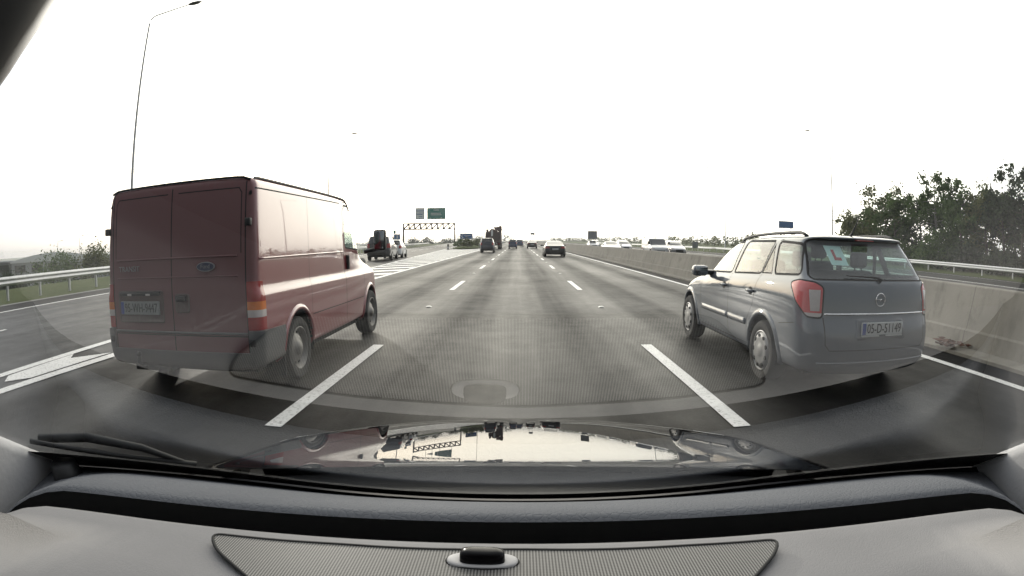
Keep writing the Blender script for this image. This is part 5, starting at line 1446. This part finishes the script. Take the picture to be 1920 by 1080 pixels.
# --- windscreen sheet (normal towards the cabin)
def base_y(x): return .717 - .28*x*x      # where the glass meets the dashboard
bm = bmesh.new(); nx, ny = 40, 14; G = []
for i in range(nx+1):
    x = -.80+1.60*i/nx; colv = []
    for j in range(ny+1):
        y0, y1 = base_y(x)+.02, -.06 - .10*x*x
        y = y0+(y1-y0)*j/ny; colv.append(bm.verts.new((x*(1-.10*j/ny), y, glass_z(x*(1-.10*j/ny), y))))
    G.append(colv)
for i in range(nx):
    for j in range(ny): bm.faces.new((G[i][j], G[i][j+1], G[i+1][j+1], G[i+1][j]))
bm.normal_update()
if sum(f.normal.z for f in bm.faces) > 0:
    for f in bm.faces: f.normal_flip()
obj('windscreen', bm, M['windscreen'], ego)
# --- dashboard: pad near the camera, groove with its shade painted in black, leather-grained ridge up to the glass
def pad_edge(x): return .465 - .26*x*x - (.35*max(0, abs(x)-.42)**2)
def ridge_near(x): return .494 - .25*x*x - (.30*max(0, abs(x)-.42)**2)
def surf(name, rowsf, mat, n=48, x0=-.71, x1=.71, parent=None, smooth=True):
    bm = bmesh.new(); prev = None
    for i in range(n+1):
        x = x0+(x1-x0)*i/n; row = [bm.verts.new(p) for p in rowsf(x)]
        if prev:
            for a, b_, c_, d in zip(prev, prev[1:], row[1:], row): bm.faces.new((a, d, c_, b_))
        prev = row
    bmesh.ops.recalc_face_normals(bm, faces=bm.faces)
    return obj(name, bm, mat, parent or ego, smooth=smooth)
def drop(x): return -3.0*max(0, abs(x)-.52)**2
def pad_rows(x):
    e = pad_edge(x); d = drop(x)
    f = .300 - .55*max(0, abs(x)-.20)
    return [(x, f-.004, -.31+d), (x, f-.001, -.280+d), (x, f+.003, -.270+d), (x, f+.012, -.266+d), (x, max(.32, f+.03), -.266+d), (x, e-.10, -.269+d), (x, e-.04, -.274+d), (x, e-.012, -.2785+d), (x, e-.003, -.281+d), (x, e, -.285+d), (x, e+.001, -.292+d), (x, e-.01, -.36+d)]
surf('dashboard_pad', pad_rows, M['dash_pad'])
surf('dashboard_face', lambda x: [(x, .300 - .55*max(0, abs(x)-.20)-.03, -.60), (x, .300 - .55*max(0, abs(x)-.20)-.010, -.40+drop(x)), (x, .300 - .55*max(0, abs(x)-.20)-.004, -.311+drop(x))], M['trim'])
surf('dashboard_groove', lambda x: [(x, pad_edge(x)-.008, -.35+drop(x)), (x, ridge_near(x)+.008, -.35+drop(x)), (x, ridge_near(x)+.0025, -.30+drop(x)), (x, ridge_near(x)+.0025, -.2758+drop(x))], M['dash_gap'])
def ridge_rows(x):
    e = ridge_near(x); d = drop(x); yb = base_y(x); zb_ = glass_z(x, yb)
    P = [(x, e+.002, -.2755+d), (x, e+.006, -.2725+d), (x, e+.014, -.2712+d)]
    for s in (.2, .4, .6, .8, .93):
        y = e+.016+(yb-.012-e-.016)*s; z = (-.271+d)+((zb_-.004)-(-.271+d))*s
        P.append((x, y, z+.006*math.sin(math.pi*s)))
    P.append((x, yb-.014, zb_-.010)); P.append((x, yb-.010, zb_-.03))
    return P
surf('dashboard_ridge', ridge_rows, M['dash_ridge'], x0=-.71, x1=.71)
surf('windscreen_seal', lambda x: [(x, base_y(x)-.012, glass_z(x, base_y(x))-.016), (x, base_y(x)+.004, glass_z(x, base_y(x))-.008), (x, base_y(x)+.03, glass_z(x, base_y(x)+.03)-.004)], M['seam'], x0=-.73, x1=.73)
surf('windscreen_frit', lambda x: [(x, y, glass_z(x, y)-.0015) for y in (base_y(x)+.02, base_y(x)-.03, base_y(x)-.05, base_y(x)-.070)], M['dash_gap'], x0=-.73, x1=.73)
# --- speaker cover with its rim and the sun sensor
cov = round_poly([(-.288, .402), (-.16, .421), (0, .4305), (.15, .422), (.240, .410), (.225, .385), (.16, .322), (-.19, .322), (-.268, .375)], .02, 4)
def padz(x, y): return -.2665 if y < .34 else -.2665 - (.0045)*((y-.34)/.1)**1.3
bm = bmesh.new(); cx0 = Vector((-.02, .375)); rings = []
for k in range(9):
    s_ = 1-k/8
    rings.append([bm.verts.new((cx0.x+(p[0]-cx0.x)*s_, cx0.y+(p[1]-cx0.y)*s_, padz(0, cx0.y+(p[1]-cx0.y)*s_)+.0028)) for p in cov] if k < 8 else [bm.verts.new((cx0.x, cx0.y, padz(0, cx0.y)+.0028))])
for a, b_ in zip(rings, rings[1:]):
    L_ = len(a)
    for i in range(L_):
        if len(b_) == 1: bm.faces.new((a[i], a[(i+1) % L_], b_[0]))
        else: bm.faces.new((a[i], a[(i+1) % L_], b_[(i+1) % L_], b_[i]))
bmesh.ops.recalc_face_normals(bm, faces=bm.faces)
spk = obj('speaker_cover', bm, M['speaker'], ego)
bm = bmesh.new(); tube(bm, [(p[0], p[1], padz(0, p[1])+.0022) for p in cov + cov[:1]], .0019, 6, cap=False); obj('cover_rim', fix(bm), M['seam'], spk)
def oval(bm, cx, cy, a, b_, z, n=28, p=2.0):
    return [bm.verts.new((cx+a*abs(math.cos(t))**(2/p)*(1 if math.cos(t) > 0 else -1), cy+b_*abs(math.sin(t))**(2/p)*(1 if math.sin(t) > 0 else -1), z)) for t in [2*math.pi*k/n for k in range(n)]]
sx_, sy_, sz_ = -.030, .406, padz(0, .406)+.003
def loft(name, rings_spec, mat, parent, close=True):
    bm = bmesh.new(); prev = None
    for spec_ in rings_spec:
        r = oval(bm, *spec_)
        if prev:
            for k in range(len(r)): bm.faces.new((prev[k], prev[(k+1) % len(r)], r[(k+1) % len(r)], r[k]))
        prev = r
    bm.faces.new(prev); bmesh.ops.recalc_face_normals(bm, faces=bm.faces)
    return obj(name, bm, mat, parent)
M['sensor_base'] = mat_plain('sensor_base_grey', (.42, .41, .41), .6, var=.08)
sb = loft('sensor_base', [(sx_, sy_, .0300, .0125, sz_-.002, 32, 2.6), (sx_, sy_, .0300, .0125, sz_+.0015, 32, 2.6), (sx_, sy_, .0285, .0112, sz_+.0028, 32, 2.6), (sx_, sy_, .0200, .0085, sz_+.0020, 32, 2.6)], M['sensor_base'], ego)
bm = bmesh.new(); tube(bm, [(sx_+.0305*math.cos(2*math.pi*k/36), sy_+.0128*math.sin(2*math.pi*k/36), sz_+.0005) for k in range(37)], .0011, 5, cap=False); obj('sensor_ring', fix(bm), M['seam'], sb)
loft('sun_sensor', [(sx_, sy_, .0192, .0080, sz_+.0005, 32, 3.2), (sx_, sy_, .0190, .0078, sz_+.0070, 32, 3.2), (sx_, sy_, .0180, .0070, sz_+.0115, 32, 3.0), (sx_, sy_, .0120, .0040, sz_+.0130, 32, 2.6)], M['lens_black'], sb)
# --- windscreen pillars: pale trim inside, black frit outside
for sg in (1, -1):
    def edge(s):                                              # along the side edge of the glass
        x = .725-.085*s; y = base_y(.725)*(1-s)+(-.10)*s
        return Vector((x, y, glass_z(x, y)))
    bm = bmesh.new(); prev = None
    for k in range(15):
        p = edge(k/14-.02)
        q = [p+Vector((.05, .03, -.01)), p+Vector((-.004, .006, -.003)), p+Vector((-.006, -.002, -.012)), p+Vector((.002, -.006, -.05)), p+Vector((.010, -.010, -.11)), p+Vector((.030, -.012, -.17)), p+Vector((.075, -.01, -.21))]
        row = [bm.verts.new((sg*v.x, v.y, v.z)) for v in q]
        if prev:
            for a, b_, c_, d in zip(prev, prev[1:], row[1:], row): bm.faces.new((a, b_, c_, d))
        prev = row
    bmesh.ops.recalc_face_normals(bm, faces=bm.faces)
    obj('windscreen_pillar', bm, M['pillar_trim'], ego)
# --- roof lining, doors and cabin tub keep the daylight where a car lets it in
bm = bmesh.new(); prev = None
for i in range(25):
    x = -.72+1.44*i/24; zc = .125-.10*(abs(x)/.72)**3
    row = [bm.verts.new((x, -.055-.10*x*x, max(glass_z(x*.9, -.06-.10*x*x)+.004, zc-.02))), bm.verts.new((x, -.10-.10*x*x, zc)), bm.verts.new((x, -.6, zc+.03)), bm.verts.new((x, -2.2, zc+.0)), bm.verts.new((x, -2.45, zc-.55))]
    if prev:
        for a, b_, c_, d in zip(prev, prev[1:], row[1:], row): bm.faces.new((a, b_, c_, d))
    prev = row
bmesh.ops.recalc_face_normals(bm, faces=bm.faces); bmesh.ops.solidify(bm, geom=bm.faces[:], thickness=.02)
obj('roof', fix(bm), M['headliner'], ego)
for sg in (1, -1):
    bm = bmesh.new(); box(bm, (sg*.83-.03, -2.4, -.95), (sg*.83+.03, .58, -.37), .02); obj('door', fix(bm), M['trim'], ego)
bm = bmesh.new(); box(bm, (-.8, -2.4, -1.12), (.8, .60, -1.05)); obj('cabin_floor', fix(bm), M['trim'], ego)
for sx in (-.38, .38):
    bm = bmesh.new(); box(bm, (sx-.25, -.95, -.85), (sx+.25, -.40, -.62), .06); box(bm, (sx-.25, -1.05, -.75), (sx+.25, -.88, -.05), .06); obj('seat', fix(bm), M['trim'], ego)
# --- mounting pod of the camera, hung from the glass just left of the lens
bm = bmesh.new()
c0 = ray_c = Vector((-.0640, .0325, .0275)); ax1 = Vector((.52, .42, .74)).normalized()
bmesh.ops.create_uvsphere(bm, u_segments=24, v_segments=14, radius=1)
u = Vector((-.62, .10, .42)).normalized(); w_ = Vector((.50, .25, .78)).normalized()
u = (u - w_*u.dot(w_)).normalized(); v_ = w_.cross(u)
for q in bm.verts:
    p = q.co.copy(); q.co = c0 + w_*p.z*.026 + u*p.x*.0125 + v_*p.y*.0105
tube(bm, [c0+Vector((-.012, -.006, 0)), c0+Vector((-.016, -.010, .020))], [.008, .012], 10)
obj('camera_mount', bm, M['black'], ego)
# --- bonnet, cowl and wiper outside the glass
def bon_z(x, y):
    pts = [(.86, -.3800), (.95, -.4030), (1.0, -.4126), (1.06, -.4231), (1.1, -.4297), (1.2, -.4461), (1.3, -.4630), (1.4, -.4800), (1.5, -.4975), (1.56, -.512), (1.62, -.54), (1.66, -.59), (1.67, -.68)]
    for (a, za), (b_, zb_) in zip(pts, pts[1:]):
        if y <= b_: return za+(zb_-za)*(y-a)/(b_-a) - .091*x*x
    return pts[-1][1]
ysb = [.93, .94, .95, .965, .98, 1.0, 1.02, 1.05, 1.08, 1.12, 1.16, 1.2, 1.25, 1.3, 1.35, 1.4, 1.45, 1.5, 1.53, 1.56, 1.59, 1.62, 1.645, 1.66, 1.67]
# slopes follow a smooth profile: steeper lip by the cowl, flat middle, rounded nose
sl = lambda y: math.tan(R(9.25 + 3.2*max(0, (1.06-y)/.11)**2 + .45*(y-1.05)/.45*(1 if y > 1.05 else 0) + (0 if y < 1.5 else 60*((y-1.5)/.17)**1.6)))
zz = {ysb[0]: -.3985}
for a, b_ in zip(ysb, ysb[1:]):
    k = 12; z = zz[a]
    for i in range(k): z -= sl(a+(b_-a)*(i+.5)/k)*(b_-a)/k
    zz[b_] = z
bm = bmesh.new(); prev = None; nxb = 56
for i in range(nxb+1):
    x = -.74+1.48*i/nxb; row = []
    for y in ysb:
        yy = y - .30*x*x*(y-.93)/.74 - .20*x*x
        ed = max(0, abs(x)-.60)
        row.append(bm.verts.new((x, yy, zz[y] - .072*x*x - 1.8*ed*ed)))
    if prev:
        for a, b_, c_, d in zip(prev, prev[1:], row[1:], row): bm.faces.new((a, d, c_, b_))
    prev = row
bmesh.ops.recalc_face_normals(bm, faces=bm.faces)
if sum(f.normal.z for f in bm.faces) < 0:
    for f in bm.faces: f.normal_flip()
obj('bonnet', bm, M['bonnet_paint'], ego)
surf('cowl', lambda x: [(x, base_y(x)+.005, glass_z(x, base_y(x))-.022), (x, .80-.25*x*x, -.405-.09*x*x), (x, .90-.22*x*x, -.425-.09*x*x), (x, .935-.21*x*x, -.412-.09*x*x)], M['cowl'])
for sg in (1, -1):                                            # wings beside the bonnet and the nose below it
    surf('front_wing', lambda q: [(sg*(.745+.015), .35+1.1*(q+.8)/1.6, -.50-.12*(q+.8)/1.6), (sg*(.80), .35+1.1*(q+.8)/1.6, -.56-.12*(q+.8)/1.6), (sg*(.83), .35+1.1*(q+.8)/1.6, -.95)], M['bonnet_paint'], n=20)
surf('front_bumper', lambda x: [(x, 1.655-.5*x*x, -.64-.05*x*x), (x, 1.70-.5*x*x, -.80), (x, 1.68-.5*x*x, -1.15)], M['bonnet_paint'], n=30, x0=-.78, x1=.78)
def on_glass(x, y, off): return Vector((x, y, glass_z(x, y))) + Vector((0, .5, .866))*off
bm = bmesh.new(); P = [on_glass(-.70, .50, .012), on_glass(-.62, .545, .014), on_glass(-.52, .60, .016), on_glass(-.44, .645, .014)]
tube(bm, [on_glass(-.70, .50, .012) + (on_glass(-.47, .650, .012)-on_glass(-.70, .50, .012))*(i/8) for i in range(9)], [.0042]*9, 8)
wp = obj('wiper', fix(bm), M['black'], ego)
bm = bmesh.new(); a_, b_ = on_glass(-.705, .520, .022), on_glass(-.54, .600, .024)
tube(bm, [a_, a_.lerp(b_, .5)+Vector((0, 0, .010)), b_, on_glass(-.475, .648, .010)], [.007, .008, .006, .003], 8); obj('wiper_arm', fix(bm), M['black'], wp)
bm = bmesh.new(); tube(bm, [(-.66, .545, -.34), (-.66, .535, -.30)], [.03, .022], 12); obj('wiper_pivot', fix(bm), M['black'], wp)
# ================================================================== hazy air over the whole place
bm = bmesh.new(); box(bm, (-1850, -70, -9.0), (1850, 2650, 16.0))
m = bpy.data.materials.new('hazy_air'); m.use_nodes = True; n = m.node_tree; n.nodes.clear()
o = n.nodes.new('ShaderNodeOutputMaterial'); pv = n.nodes.new('ShaderNodeVolumePrincipled')
pv.inputs['Color'].default_value = (0.93, 0.94, 0.95, 1); pv.inputs['Density'].default_value = 0.0006; pv.inputs['Anisotropy'].default_value = 0.2
n.links.new(pv.outputs[0], o.inputs['Volume'])
struct(obj('haze', bm, m, smooth=False), 'stuff')
